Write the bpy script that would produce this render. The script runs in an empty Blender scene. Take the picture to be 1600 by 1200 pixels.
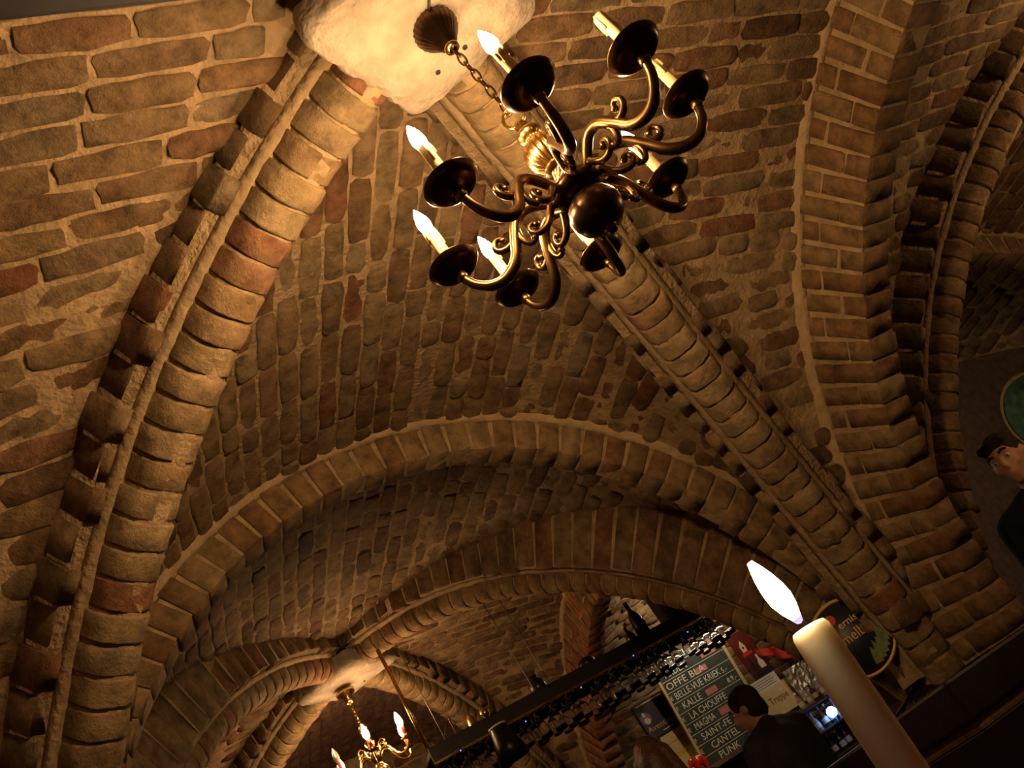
import bpy, bmesh, math, random
from mathutils import Vector, Matrix
random.seed(11)
PI = math.pi
scn = bpy.context.scene
COL = scn.collection
# ------------------------------------------------------------------ camera, world, exposure
ZC = 1.1                                            # eye height of the seated photographer
FPX, PITCH, ROLL, YAW = 1433.05, 0.5037, -0.6185, 0.5331
CAM = Vector((-1.093, -1.167, ZC))
def cam_axes():
    fw = Vector((0, math.cos(PITCH), math.sin(PITCH))); rt = Vector((1, 0, 0)); up = rt.cross(fw)
    r = math.cos(ROLL)*rt + math.sin(ROLL)*up
    u = -math.sin(ROLL)*rt + math.cos(ROLL)*up
    rz = Matrix.Rotation(-YAW, 3, 'Z')
    return rz @ r, rz @ u, rz @ fw
CR, CU, CF = cam_axes()
cd = bpy.data.cameras.new('camera'); cam = bpy.data.objects.new('camera', cd); COL.objects.link(cam)
cd.sensor_width = 36; cd.lens = FPX/1600*36; cd.clip_start = 0.02; cd.clip_end = 60
m3 = Matrix((CR, CU, -CF)).transposed()
cam.matrix_world = Matrix.Translation(CAM) @ m3.to_4x4()
scn.camera = cam
w = bpy.data.worlds.new('world'); scn.world = w; w.use_nodes = True
w.node_tree.nodes['Background'].inputs[0].default_value = (0.02, 0.012, 0.008, 1)
w.node_tree.nodes['Background'].inputs[1].default_value = 0.2
vs = scn.view_settings
vs.view_transform = 'Standard'; vs.look = 'None'; vs.gamma = 1; vs.use_curve_mapping = False
vs.exposure = 0.6
BULB = 600.0        # chandelier bulbs
BULB2 = 170.0       # far chandelier bulbs
FLAME = 30.0        # table candle
WARM = (1.0, 0.55, 0.2)

def in_view(p, m=0.12):
    d = Vector(p) - CAM; k = d.dot(CF)
    if k < 0.1: return False
    x = d.dot(CR)/k*FPX/1600; y = d.dot(CU)/k*FPX/1200
    return abs(x) < 0.5+m and abs(y) < 0.5+m

# ------------------------------------------------------------------ materials
MATS = {}
def newmat(name):
    m = bpy.data.materials.new(name); m.use_nodes = True
    MATS[name] = m
    nt = m.node_tree; b = nt.nodes['Principled BSDF']
    return m, nt, b
def lk(nt, a, b): nt.links.new(a, b)
def plain(name, col, rough=0.6, metal=0.0, var=0.15, nscale=12, bump=0.0, bscale=60, bdist=0.004, trans=0, coat=0, emit=None, estr=0, sss=0):
    m, nt, b = newmat(name)
    b.inputs['Roughness'].default_value = rough; b.inputs['Metallic'].default_value = metal
    b.inputs['Base Color'].default_value = (*col, 1)
    if trans: b.inputs['Transmission Weight'].default_value = trans
    if coat: b.inputs['Coat Weight'].default_value = coat
    if sss:
        b.inputs['Subsurface Weight'].default_value = sss; b.inputs['Subsurface Radius'].default_value = (.02, .015, .009); b.inputs['Subsurface Scale'].default_value = .6
    if emit: b.inputs['Emission Color'].default_value = (*emit, 1); b.inputs['Emission Strength'].default_value = estr
    g = nt.nodes.new('ShaderNodeNewGeometry')
    if var:
        n = nt.nodes.new('ShaderNodeTexNoise'); n.inputs['Scale'].default_value = nscale; n.inputs['Detail'].default_value = 6
        lk(nt, g.outputs['Position'], n.inputs['Vector'])
        r = nt.nodes.new('ShaderNodeMapRange'); r.inputs[1].default_value = .3; r.inputs[2].default_value = .7
        r.inputs[3].default_value = 1-var; r.inputs[4].default_value = 1+var
        lk(nt, n.outputs['Fac'], r.inputs[0])
        v = nt.nodes.new('ShaderNodeVectorMath'); v.operation = 'SCALE'; v.inputs[0].default_value = col
        lk(nt, r.outputs[0], v.inputs['Scale']); lk(nt, v.outputs[0], b.inputs['Base Color'])
    if bump:
        n2 = nt.nodes.new('ShaderNodeTexNoise'); n2.inputs['Scale'].default_value = bscale; n2.inputs['Detail'].default_value = 8
        lk(nt, g.outputs['Position'], n2.inputs['Vector'])
        bp = nt.nodes.new('ShaderNodeBump'); bp.inputs['Strength'].default_value = bump; bp.inputs['Distance'].default_value = bdist
        lk(nt, n2.outputs['Fac'], bp.inputs['Height']); lk(nt, bp.outputs[0], b.inputs['Normal'])
    return m
def brickmat(name, stops, lime=0.6, limecol=(.30, .215, .12)):
    m, nt, b = newmat(name); b.inputs['Roughness'].default_value = .88; b.inputs['Specular IOR Level'].default_value = .25
    oi = nt.nodes.new('ShaderNodeObjectInfo'); g = nt.nodes.new('ShaderNodeNewGeometry')
    ad = nt.nodes.new('ShaderNodeMath'); ad.operation = 'ADD'; fr = nt.nodes.new('ShaderNodeMath'); fr.operation = 'FRACT'
    lk(nt, oi.outputs['Random'], ad.inputs[0]); lk(nt, g.outputs['Random Per Island'], ad.inputs[1]); lk(nt, ad.outputs[0], fr.inputs[0])
    cr = nt.nodes.new('ShaderNodeValToRGB'); e = cr.color_ramp.elements
    while len(e) < len(stops): e.new(0.5)
    for i, c in enumerate(stops): e[i].position = i/(len(stops)-1); e[i].color = (*c, 1)
    lk(nt, fr.outputs[0], cr.inputs['Fac'])
    n = nt.nodes.new('ShaderNodeTexNoise'); n.inputs['Scale'].default_value = 14; n.inputs['Detail'].default_value = 8; n.inputs['Roughness'].default_value = .65
    lk(nt, g.outputs['Position'], n.inputs['Vector'])
    r = nt.nodes.new('ShaderNodeMapRange'); r.inputs[1].default_value = .3; r.inputs[2].default_value = .7; r.inputs[3].default_value = .38; r.inputs[4].default_value = 1.45
    lk(nt, n.outputs['Fac'], r.inputs[0])
    v = nt.nodes.new('ShaderNodeVectorMath'); v.operation = 'SCALE'
    lk(nt, cr.outputs['Color'], v.inputs[0]); lk(nt, r.outputs[0], v.inputs['Scale'])
    n3 = nt.nodes.new('ShaderNodeTexNoise'); n3.inputs['Scale'].default_value = 6.5; n3.inputs['Detail'].default_value = 10; n3.inputs['Roughness'].default_value = .7
    lk(nt, g.outputs['Position'], n3.inputs['Vector'])
    r3 = nt.nodes.new('ShaderNodeMapRange'); r3.inputs[1].default_value = .5; r3.inputs[2].default_value = .68; r3.inputs[3].default_value = 0; r3.inputs[4].default_value = lime
    lk(nt, n3.outputs['Fac'], r3.inputs[0])
    mx = nt.nodes.new('ShaderNodeMix'); mx.data_type = 'RGBA'; mx.inputs['B'].default_value = (*limecol, 1)
    lk(nt, r3.outputs[0], mx.inputs['Factor']); lk(nt, v.outputs[0], mx.inputs['A'])
    lk(nt, mx.outputs['Result'], b.inputs['Base Color'])
    n2 = nt.nodes.new('ShaderNodeTexNoise'); n2.inputs['Scale'].default_value = 45; n2.inputs['Detail'].default_value = 10; n2.inputs['Roughness'].default_value = .7
    lk(nt, g.outputs['Position'], n2.inputs['Vector'])
    bp = nt.nodes.new('ShaderNodeBump'); bp.inputs['Strength'].default_value = 1.0; bp.inputs['Distance'].default_value = .016
    lk(nt, n2.outputs['Fac'], bp.inputs['Height']); lk(nt, bp.outputs[0], b.inputs['Normal'])
    return m
OLD = brickmat('old_brick', [(.20, .13, .065), (.26, .19, .105), (.145, .08, .04), (.235, .158, .08), (.18, .075, .038), (.25, .19, .11), (.105, .06, .034), (.215, .143, .073), (.23, .17, .095), (.19, .095, .05)])
RIBM = brickmat('rib_brick', [(.30, .215, .11), (.27, .19, .095), (.32, .24, .13), (.29, .205, .105), (.25, .16, .08), (.31, .225, .12), (.30, .21, .11), (.235, .105, .055), (.32, .235, .13), (.3, .22, .12)], .5)
ARCHM = brickmat('arch_brick', [(.27, .18, .085), (.225, .13, .06), (.28, .195, .1), (.245, .15, .07), (.20, .1, .045), (.265, .18, .085)], .45)
SHADEB = brickmat('shaded_brick', [(.18, .10, .08), (.14, .075, .06), (.21, .12, .09), (.15, .08, .065)], .2, (.22, .15, .12))  # bricks of the far web, with its shade put into their colour
ORANGE = brickmat('orange_brick', [(.34, .12, .045), (.26, .13, .06), (.25, .15, .075), (.32, .115, .045), (.23, .12, .06)], .25)
MORTAR = plain('mortar', (.30, .215, .12), .95, var=.3, nscale=16, bump=.9, bscale=55, bdist=.012)
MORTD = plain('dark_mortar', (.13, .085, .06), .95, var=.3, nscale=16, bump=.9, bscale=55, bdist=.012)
PLAST = plain('plaster', (.36, .31, .245), .95, var=.3, nscale=9, bump=.9, bscale=30, bdist=.014)
FILLET = plain('plaster_smear', (.36, .265, .15), .95, var=.2, nscale=20, bump=.8, bscale=40, bdist=.012)
BRONZE = plain('dark_bronze', (.15, .09, .04), .3, 1.0, var=.25, nscale=30)
BLACKB = plain('black_bronze', (.095, .055, .035), .3, 1.0, var=.2, nscale=30)
BRASS = plain('brass', (.65, .42, .14), .22, 1.0, var=.12, nscale=30)
WAXY = plain('ivory_sleeve', (.80, .62, .33), .5, var=.06)
REDS = plain('red_sleeve', (.55, .05, .03), .5, var=.06)
BULBM = plain('bulb_glow', (1, .9, .7), .4, var=0, emit=(1, .58, .255), estr=BULB)
BULBM2 = plain('far_bulb_glow', (1, .9, .8), .4, var=0, emit=(1, .56, .25), estr=BULB2)
DEAD = plain('unlit_bulb', (.6, .55, .5), .15, var=0, trans=.6)
WAX = plain('candle_wax', (.90, .86, .76), .45, var=.03, sss=.8)
FLAMEM = plain('flame', (1, .8, .4), .5, var=0, emit=(1, .70, .38), estr=FLAME)
BLUEF = plain('flame_base', (.2, .2, .6), .5, var=0, emit=(.35, .3, 1), estr=1.2)
BLACKW = plain('black_wood', (.009, .007, .006), .45, var=.3, bump=.3)
WOOD = plain('dark_wood', (.10, .05, .022), .4, var=.35, nscale=8, bump=.2)
WORN = plain('worn_wood', (.2, .12, .055), .7, var=.4, nscale=20, bump=.3)
FLOORM = plain('floor_boards', (.06, .035, .02), .6, var=.3, nscale=5, bump=.2)
GREYD = plain('dark_duct', (.022, .022, .028), .6, .2, var=.2)
BLACKM = plain('black_metal', (.02, .02, .022), .35, .6, var=0)
STEEL = plain('steel', (.6, .6, .6), .22, 1.0, var=.05)
GLASS = plain('clear_glass', (.95, .97, 1), .03, var=0, trans=1.0)
WIREM = plain('wire', (.05, .04, .035), .5, .5, var=0)
SLATE = plain('blackboard_slate', (.045, .062, .055), .8, var=.35, nscale=9)
CHALK = plain('chalk', (.75, .8, .74), .9, var=.1, nscale=80)
CHALKR = plain('pink_chalk', (.55, .22, .2), .9, var=.1, nscale=80)
PALEW = plain('pale_wood', (.62, .48, .26), .6, var=.15)
NAVY = plain('navy_print', (.012, .014, .03), .45, var=0)
GOLDP = plain('gold_print', (.62, .40, .10), .45, var=.1)
CREAM = plain('cream_print', (.72, .62, .36), .6, var=.08)
YELL = plain('yellow_print', (.78, .60, .12), .6, var=.06)
WHITEP = plain('white_print', (.75, .76, .74), .6, var=.05)
REDP = plain('red_print', (.55, .03, .02), .55, var=.1)
BROWNP = plain('brown_print', (.25, .1, .03), .6, var=0)
PURP = plain('purple_print', (.22, .14, .42), .6, var=.1)
GREENP = plain('green_print', (.10, .16, .05), .6, var=.4, nscale=60)
BLUEP = plain('blue_print', (.1, .16, .4), .6, var=.1)
GREENPIC = plain('green_picture', (.11, .24, .13), .6, var=.5, nscale=14)
REDGL = plain('red_glaze', (.62, .025, .01), .12, var=.05, coat=.8)
TINSEL = plain('foil_paper', (.75, .72, .68), .3, .8, var=.25, nscale=50, bump=.8, bscale=35, bdist=.02)
BLUEL = plain('blue_lamp_glow', (.3, .5, 1), .4, var=0, emit=(.12, .32, 1), estr=14)
LED = plain('blue_led', (.1, .1, 1), .4, var=0, emit=(.12, .08, 1), estr=5)
LEDW = plain('warm_led', (1, .8, .5), .4, var=0, emit=(1, .7, .38), estr=14)
TUBE = plain('strip_glow', (1, .9, .75), .4, var=0, emit=(1, .72, .42), estr=190)
STRIP = plain('soft_strip_glow', (1, .9, .75), .4, var=0, emit=(1, .8, .55), estr=22)
BOTG = plain('bottle_brown', (.10, .035, .01), .08, var=0, trans=.5)
BOTC = plain('bottle_clear', (.55, .5, .4), .08, var=0, trans=.6)
BOTD = plain('bottle_dark', (.015, .02, .015), .1, var=0)
LABELM = plain('bottle_label', (.5, .42, .32), .6, var=.1)
SKIN = plain('skin', (.48, .25, .16), .55, var=.08, sss=.1)
HAIRD = plain('dark_hair', (.012, .008, .005), .8, var=.3, bump=.8, bscale=90, bdist=.006)
HAIRB = plain('brown_hair', (.07, .03, .015), .45, var=.4, bump=.8, bscale=90, bdist=.006)
JACK = plain('black_jacket', (.012, .012, .016), .8, var=.2, bump=.4, bscale=25, bdist=.01)
NAVYJ = plain('navy_sweater', (.012, .014, .022), .9, var=.2, bump=.4, bscale=120)
TROU = plain('dark_trousers', (.018, .018, .024), .85, var=.2)
SHOE = plain('black_shoe', (.012, .01, .01), .4, var=0)
EYEW = plain('eye', (.5, .45, .4), .2, var=0)
EYED = plain('iris', (.03, .02, .01), .2, var=0)

# ------------------------------------------------------------------ helpers
def V(x, y, z): return Vector((x, y, z+ZC))             # z given relative to eye height
def link(name, me, mat=None, parent=None, smooth=False):
    if mat is not None and not me.materials: me.materials.append(mat)
    if smooth:
        for p in me.polygons: p.use_smooth = True
    o = bpy.data.objects.new(name, me); COL.objects.link(o)
    if parent is not None: o.parent = parent
    return o
def mesh(verts, faces, name='mesh'):
    me = bpy.data.meshes.new(name); me.from_pydata([tuple(v) for v in verts], [], faces); me.update(); return me
def bmmesh(bm, name='mesh'):
    bmesh.ops.recalc_face_normals(bm, faces=bm.faces)
    me = bpy.data.meshes.new(name); bm.to_mesh(me); bm.free(); return me
def tag(o, label, cat=None, group=None, kind=None):
    o['label'] = label
    if cat: o['category'] = cat
    if group: o['group'] = group
    if kind: o['kind'] = kind
    return o
def empty(name, loc, label, cat, group=None, rz=0):
    o = bpy.data.objects.new(name, None); COL.objects.link(o); o.location = loc; o.rotation_euler = (0, 0, rz); o.empty_display_size = .05
    return tag(o, label, cat, group)
def box_me(lo, hi, bev=0.0):
    bm = bmesh.new(); bmesh.ops.create_cube(bm, size=1)
    for v in bm.verts: v.co = Vector([(lo[i]+hi[i])/2+v.co[i]*(hi[i]-lo[i]) for i in range(3)])
    if bev: bmesh.ops.bevel(bm, geom=bm.edges[:], offset=bev, segments=2, affect='EDGES', profile=.6)
    return bmmesh(bm)
def lathe_me(prof, seg=24, flute=0.0, nf=0):
    vs_, fs = [], []
    n = len(prof)
    for k in range(seg):
        a = 2*PI*k/seg
        f = 1+flute*math.cos(nf*a) if nf else 1
        for (r, z) in prof:
            rr = r*(f if (nf and r > .012) else 1)
            vs_.append((rr*math.cos(a), rr*math.sin(a), z))
    for k in range(seg):
        k2 = (k+1) % seg
        for i in range(n-1): fs.append((k*n+i, k2*n+i, k2*n+i+1, k*n+i+1))
    me = mesh(vs_, fs)
    bm = bmesh.new(); bm.from_mesh(me); bmesh.ops.remove_doubles(bm, verts=bm.verts, dist=1e-5); bpy.data.meshes.remove(me)
    return bmmesh(bm)
def catmull(pts, n=6):
    pts = [Vector(p) for p in pts]; out = []
    for i in range(len(pts)-1):
        p0 = pts[max(i-1, 0)]; p1 = pts[i]; p2 = pts[i+1]; p3 = pts[min(i+2, len(pts)-1)]
        for k in range(n):
            t = k/n
            out.append(.5*((2*p1)+(p2-p0)*t+(2*p0-5*p1+4*p2-p3)*t*t+(3*p1-p0-3*p2+p3)*t**3))
    out.append(pts[-1]); return out
def tube_me(pts, rad, seg=10, caps=True):
    pts = [Vector(p) for p in pts]; n = len(pts)
    if not callable(rad): r0 = rad; rad = lambda t: r0
    vs_, fs = [], []
    up = None
    for i, p in enumerate(pts):
        T = (pts[min(i+1, n-1)]-pts[max(i-1, 0)]).normalized()
        if up is None:
            up = Vector((0, 0, 1)) if abs(T.z) < .9 else Vector((0, 1, 0))
        S = T.cross(up).normalized(); up = S.cross(T).normalized()
        r = rad(i/(n-1))
        for k in range(seg):
            a = 2*PI*k/seg; vs_.append(p+S*(r*math.cos(a))+up*(r*math.sin(a)))
    for i in range(n-1):
        for k in range(seg):
            k2 = (k+1) % seg; fs.append((i*seg+k, i*seg+k2, (i+1)*seg+k2, (i+1)*seg+k))
    if caps: fs.append(tuple(range(seg))[::-1]); fs.append(tuple((n-1)*seg+k for k in range(seg)))
    return mesh(vs_, fs)
def join_me(mes):
    bm = bmesh.new()
    for m in mes: bm.from_mesh(m); bpy.data.meshes.remove(m)
    return bmmesh(bm)
def xf(me, M): me.transform(M); return me
def text_me(body, size, width=None, extrude=.0008):
    c = bpy.data.curves.new('lettering', 'FONT'); c.body = body; c.size = size; c.extrude = extrude; c.align_x = 'LEFT'; c.resolution_u = 2
    o = bpy.data.objects.new('lettering', c); COL.objects.link(o)
    dg = bpy.context.evaluated_depsgraph_get(); dg.update()
    me = bpy.data.meshes.new_from_object(o.evaluated_get(dg)); bpy.data.objects.remove(o); bpy.data.curves.remove(c)
    if width and len(me.vertices):
        xs = [v.co.x for v in me.vertices]; s = width/(max(xs)-min(xs)); me.transform(Matrix.Diagonal((s, 1, 1, 1)))
    me.materials.clear()
    return me

# ------------------------------------------------------------------ shared brick meshes
def brick_me(nx=5, ny=3, jit=.05):
    vs_, fs = [], []
    for j in range(ny+1):
        for i in range(nx+1):
            x = i/nx-.5; y = j/ny-.5
            ex = min(i, nx-i); ey = min(j, ny-j)
            edge = (ex == 0) or (ey == 0); corner = (ex == 0) and (ey == 0)
            xx = x*(.97 if corner else 1)+random.uniform(-1, 1)*.026; yy = y*(.88 if corner else 1)+random.uniform(-1, 1)*.065
            z = (.55 if corner else .72 if edge else 1)+random.uniform(-.16, .16)
            vs_.append((xx, yy, z))
    top = [(j*(nx+1)+i, j*(nx+1)+i+1, (j+1)*(nx+1)+i+1, (j+1)*(nx+1)+i) for j in range(ny) for i in range(nx)]
    fs += top
    loop = [i for i in range(nx+1)]+[j*(nx+1)+nx for j in range(1, ny+1)]+[ny*(nx+1)+i for i in range(nx-1, -1, -1)]+[j*(nx+1) for j in range(ny-1, 0, -1)]
    b0 = len(vs_)
    for k in loop: vs_.append((vs_[k][0]*1.01, vs_[k][1]*1.01, -1.0))
    L = len(loop)
    for k in range(L): fs.append((loop[k], b0+k, b0+(k+1) % L, loop[(k+1) % L]))
    me = mesh(vs_, fs, 'brick')
    for p in me.polygons: p.use_smooth = True
    return me
def block_me():
    bm = bmesh.new(); bmesh.ops.create_cube(bm, size=1)
    bmesh.ops.subdivide_edges(bm, edges=[e for e in bm.edges if abs(e.verts[0].co.x-e.verts[1].co.x) < .1], cuts=1, use_grid_fill=True)
    bmesh.ops.bevel(bm, geom=[e for e in bm.edges if e.calc_face_angle(0) > 1], offset=.035, segments=1, affect='EDGES')
    for v in bm.verts: v.co += Vector((random.uniform(-.03, .03), random.uniform(-.018, .018), random.uniform(-.012, .012)))
    me = bmmesh(bm, 'block')
    for p in me.polygons: p.use_smooth = True
    return me
def roll_me():
    sec = [(-.5, -.3), (-.5, .25), (-.475, .57), (-.375, .85), (-.15, .985), (.15, .985), (.375, .85), (.475, .57), (.5, .25), (.5, -.3)]
    vs_, fs = [], []; xs = [-.5, -.42, 0, .42, .5]; sc = [.985, 1.0, 1.0, 1.0, .985]; n = len(sec)
    for x, s in zip(xs, sc):
        for (y, z) in sec:
            vs_.append((x+random.uniform(-.03, .03), y*s+random.uniform(-.014, .014), z*s+random.uniform(-.022, .022)))
    for i in range(len(xs)-1):
        for k in range(n-1): fs.append((i*n+k, i*n+k+1, (i+1)*n+k+1, (i+1)*n+k))
    fs.append(tuple(range(n))); fs.append(tuple((len(xs)-1)*n+k for k in range(n))[::-1])
    me = mesh(vs_, fs, 'voussoir')
    bm = bmesh.new(); bm.from_mesh(me); bmesh.ops.recalc_face_normals(bm, faces=bm.faces); bm.to_mesh(me); bm.free()
    for p in me.polygons[:-2]: p.use_smooth = True
    return me
_cache = {}
def variants(kind, mat, n=7):
    key = (kind, mat.name)
    if key not in _cache:
        L = []
        for _ in range(n):
            me = {'brick': brick_me, 'block': block_me, 'roll': roll_me}[kind](); me.materials.append(mat); L.append(me)
        _cache[key] = L
    return _cache[key]
def frame(T, S, N, p, l, wd, h):
    M = Matrix.Identity(4)
    for c, (v, s) in enumerate(((T, l), (S, wd), (N, h))):
        for r in range(3): M[r][c] = v[r]*s
    for r in range(3): M[r][3] = p[r]
    return M
class Pieces:
    """collects bricks of one piece of the setting; those in view become objects, the rest one joined part"""
    def __init__(self, parent, mat, name='brick', limit=300): self.p = parent; self.mat = mat; self.items = []; self.name = name; self.limit = limit
    def add(self, kind, T, S, N, p, l, wd, h, mat=None):
        self.items.append((random.choice(variants(kind, mat or self.mat)), frame(T, S, N, p, l, wd, h), Vector(p), l*wd))
    def flush(self):
        vis = [it for it in self.items if in_view(it[2])]
        vis.sort(key=lambda it: (it[2]-CAM).length)
        keep = set(id(it) for it in vis[:self.limit]); rest = [it for it in self.items if id(it) not in keep]
        for it in vis[:self.limit]:
            o = bpy.data.objects.new(self.name, it[0]); COL.objects.link(o); o.parent = self.p; o.matrix_basis = it[1]
        if rest:
            vs_, fs = [], []
            for me, M, _, _ in rest:
                b0 = len(vs_); vs_ += [tuple(M @ v.co) for v in me.vertices]; fs += [tuple(b0+i for i in p.vertices) for p in me.polygons]
            me = mesh(vs_, fs, 'brickwork'); me.materials.append(self.mat)
            for p in me.polygons: p.use_smooth = True
            o = bpy.data.objects.new('brickwork', me); COL.objects.link(o); o.parent = self.p; o['kind'] = 'stuff'

# ------------------------------------------------------------------ vault geometry (heights relative to eye)
BA, BB, BW = 1.652, 2.0155, 0.279           # half bay along the bar, half bay in depth, arch thickness
HR, HR2, HS, PR = 1.8178, 1.894, -0.8142, 2.05
AX, HAX, HSX, PX, OX, FX = 1.806, 2.0245, -0.4626, 2.144, 0.008, 0.1715
BYY, HAY, HSY, PY, OY, FY = 2.129, 1.952, 0.008, 1.972, -0.2077, 0.31
DD = 0.19
BTX, BTY = .125, .15                        # thickness of the arch rings
PXX, PYY = 2*BA+BW, 2*BB+BW
def shp(t, p): return max(0.0, 1-abs(t)**p)**(1/p)
def zx(c): return HSX+(HAX-HSX)*shp((c-OX)/AX, PX)
def zy(c): return HSY+(HAY-HSY)*shp((c-OY)/BYY, PY)
LD = math.hypot(BA, BB)
def hbay(bay): return HR2 if bay == (0, 1) else HR
def zrw(t, H): return HS+(H-HS+DD)*shp(t*LD/(LD+DD), PR)
def centre(bay): return bay[0]*PXX, bay[1]*PYY
def webpt(bay, d, al, cr):
    """point on the web: al = distance from the boss axis towards side d, cr = across"""
    ha, hc, zA = (BB, BA, zx) if d in 'FB' else (BA, BB, zy)
    H = hbay(bay); t = min(1.0, max(al/ha, .02)); q = max(-1, min(1, cr/(hc*t)))
    def base(t): return zrw(t, H)+(((H+DD)*(1-t)+max(zA(0), H+.12)*t)-zrw(t, H))*shp(q, 2.1)
    z = base(t)+t**3*(max(zA(q*hc), -.1)-base(1))
    if bay == (1, 1) and d in 'LF': z = max(z, 1.33)          # flat corbelled corner over the bar
    cx, cy = centre(bay)
    if d == 'F': x, y = cr, al
    elif d == 'B': x, y = cr, -al
    elif d == 'R': x, y = al, cr
    else: x, y = -al, cr
    return V(cx+x, cy+y, z)
def make_web(bay, d, label, bmat=None, mmat=None, limit=300, clear=.30):
    bmat = bmat or OLD; mmat = mmat or MORTAR
    ha, hc, zA = (BB, BA, zx) if d in 'FB' else (BA, BB, zy)
    ext = {((0, 1), 'B'): BW-BTX, ((1, 1), 'B'): BW-BTX, ((1, 0), 'L'): BW-BTY, ((1, 1), 'L'): BW-BTY}.get((bay, d), 0)+.01
    # mortar bed
    nt, nq = 28, 44; vs_, fs = [], []
    for i in range(nt+1):
        t = .03+(.97+ext/ha)*i/nt
        for j in range(nq+1):
            q = math.sin((j/nq*2-1)*PI/2)
            vs_.append(webpt(bay, d, t*ha, q*hc*min(t, 1.0)))
    for i in range(nt):
        for j in range(nq): fs.append((i*(nq+1)+j, i*(nq+1)+j+1, (i+1)*(nq+1)+j+1, (i+1)*(nq+1)+j))
    me = mesh(vs_, fs, 'ceiling'); o = link('ceiling', me, mmat, smooth=True)
    tag(o, label, 'ceiling', kind='structure')
    pc = Pieces(o, bmat, 'brick', limit)
    # courses at even arc length along the arch
    N = 600; cs = [(-1+2*i/N)*hc*.985 for i in range(N+1)]; L = [0]
    for i in range(N): L.append(L[-1]+math.hypot(cs[i+1]-cs[i], zA(cs[i+1])-zA(cs[i])))
    pitch = .082; n = int(L[-1]/pitch); bounds = []; k = 0
    for i in range(n+1):
        target = L[-1]*i/n
        while k < N-1 and L[k+1] < target: k += 1
        f = (target-L[k])/max(L[k+1]-L[k], 1e-9); bounds.append(cs[k]+(cs[k+1]-cs[k])*f)
    cxy = centre(bay); mid = V(cxy[0], cxy[1], .6)
    for i in range(n):
        c0, c1 = bounds[i], bounds[i+1]; c = (c0+c1)/2
        a0 = max(abs(c)/hc*ha-.02, clear); a = a0-random.uniform(0, .25)
        while a < ha+ext:
            l = random.choice((.25, .26, .24, .27, .245, .125, .255)); s, e = max(a, a0), min(a+l, ha+ext); a += l+.015
            if e-s < .045: continue
            m = (s+e)/2; p = webpt(bay, d, m, c)
            T = webpt(bay, d, m+.03, c)-webpt(bay, d, m-.03, c); T.normalize()
            S = webpt(bay, d, m, c1)-webpt(bay, d, m, c0); wd = S.length
            if wd < .02: continue
            S.normalize(); Nn = T.cross(S).normalized()
            if Nn.dot(mid-p) < 0: S = -S; Nn = -Nn
            T = S.cross(Nn).normalized()
            ang = random.gauss(0, .018); T2 = T*math.cos(ang)+S*math.sin(ang); S2 = Nn.cross(T2)
            wd = min(max(wd-.012, .045), .1)
            pc.add('brick', T2, S2, Nn, p-Nn*.006, e-s, wd*random.uniform(.92, 1.06), random.uniform(.007, .026))
    pc.flush()
    return o

def resample(pts, pitch):
    L = [0]
    for i in range(len(pts)-1): L.append(L[-1]+(pts[i+1]-pts[i]).length)
    n = max(1, int(L[-1]/pitch)); out = []; k = 0
    for i in range(n):
        tgt = L[-1]*(i+.5)/n
        while k < len(pts)-2 and L[k+1] < tgt: k += 1
        f = (tgt-L[k])/(L[k+1]-L[k]); out.append((pts[k].lerp(pts[k+1], f), (pts[min(k+2, len(pts)-1)]-pts[max(k-1, 0)]).normalized()))
    return out, L[-1]/n
def sweep(pts, frames, sec, closed=True):
    vs_, fs = [], []; n = len(sec)
    for p, (S, N) in zip(pts, frames):
        for (a, b) in sec: vs_.append(p+S*a+N*b)
    for i in range(len(pts)-1):
        for k in range(n if closed else n-1):
            k2 = (k+1) % n; fs.append((i*n+k, i*n+k2, (i+1)*n+k2, (i+1)*n+k))
    return mesh(vs_, fs)
trim_no = [0]
def trim(label, cat='vault rib'):
    trim_no[0] += 1
    o = bpy.data.objects.new('trim_%d' % trim_no[0], None); COL.objects.link(o); o.empty_display_size = .05
    return tag(o, label, cat, kind='structure')
RW, RDEP, FW_ = .16, .12, .30
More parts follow.
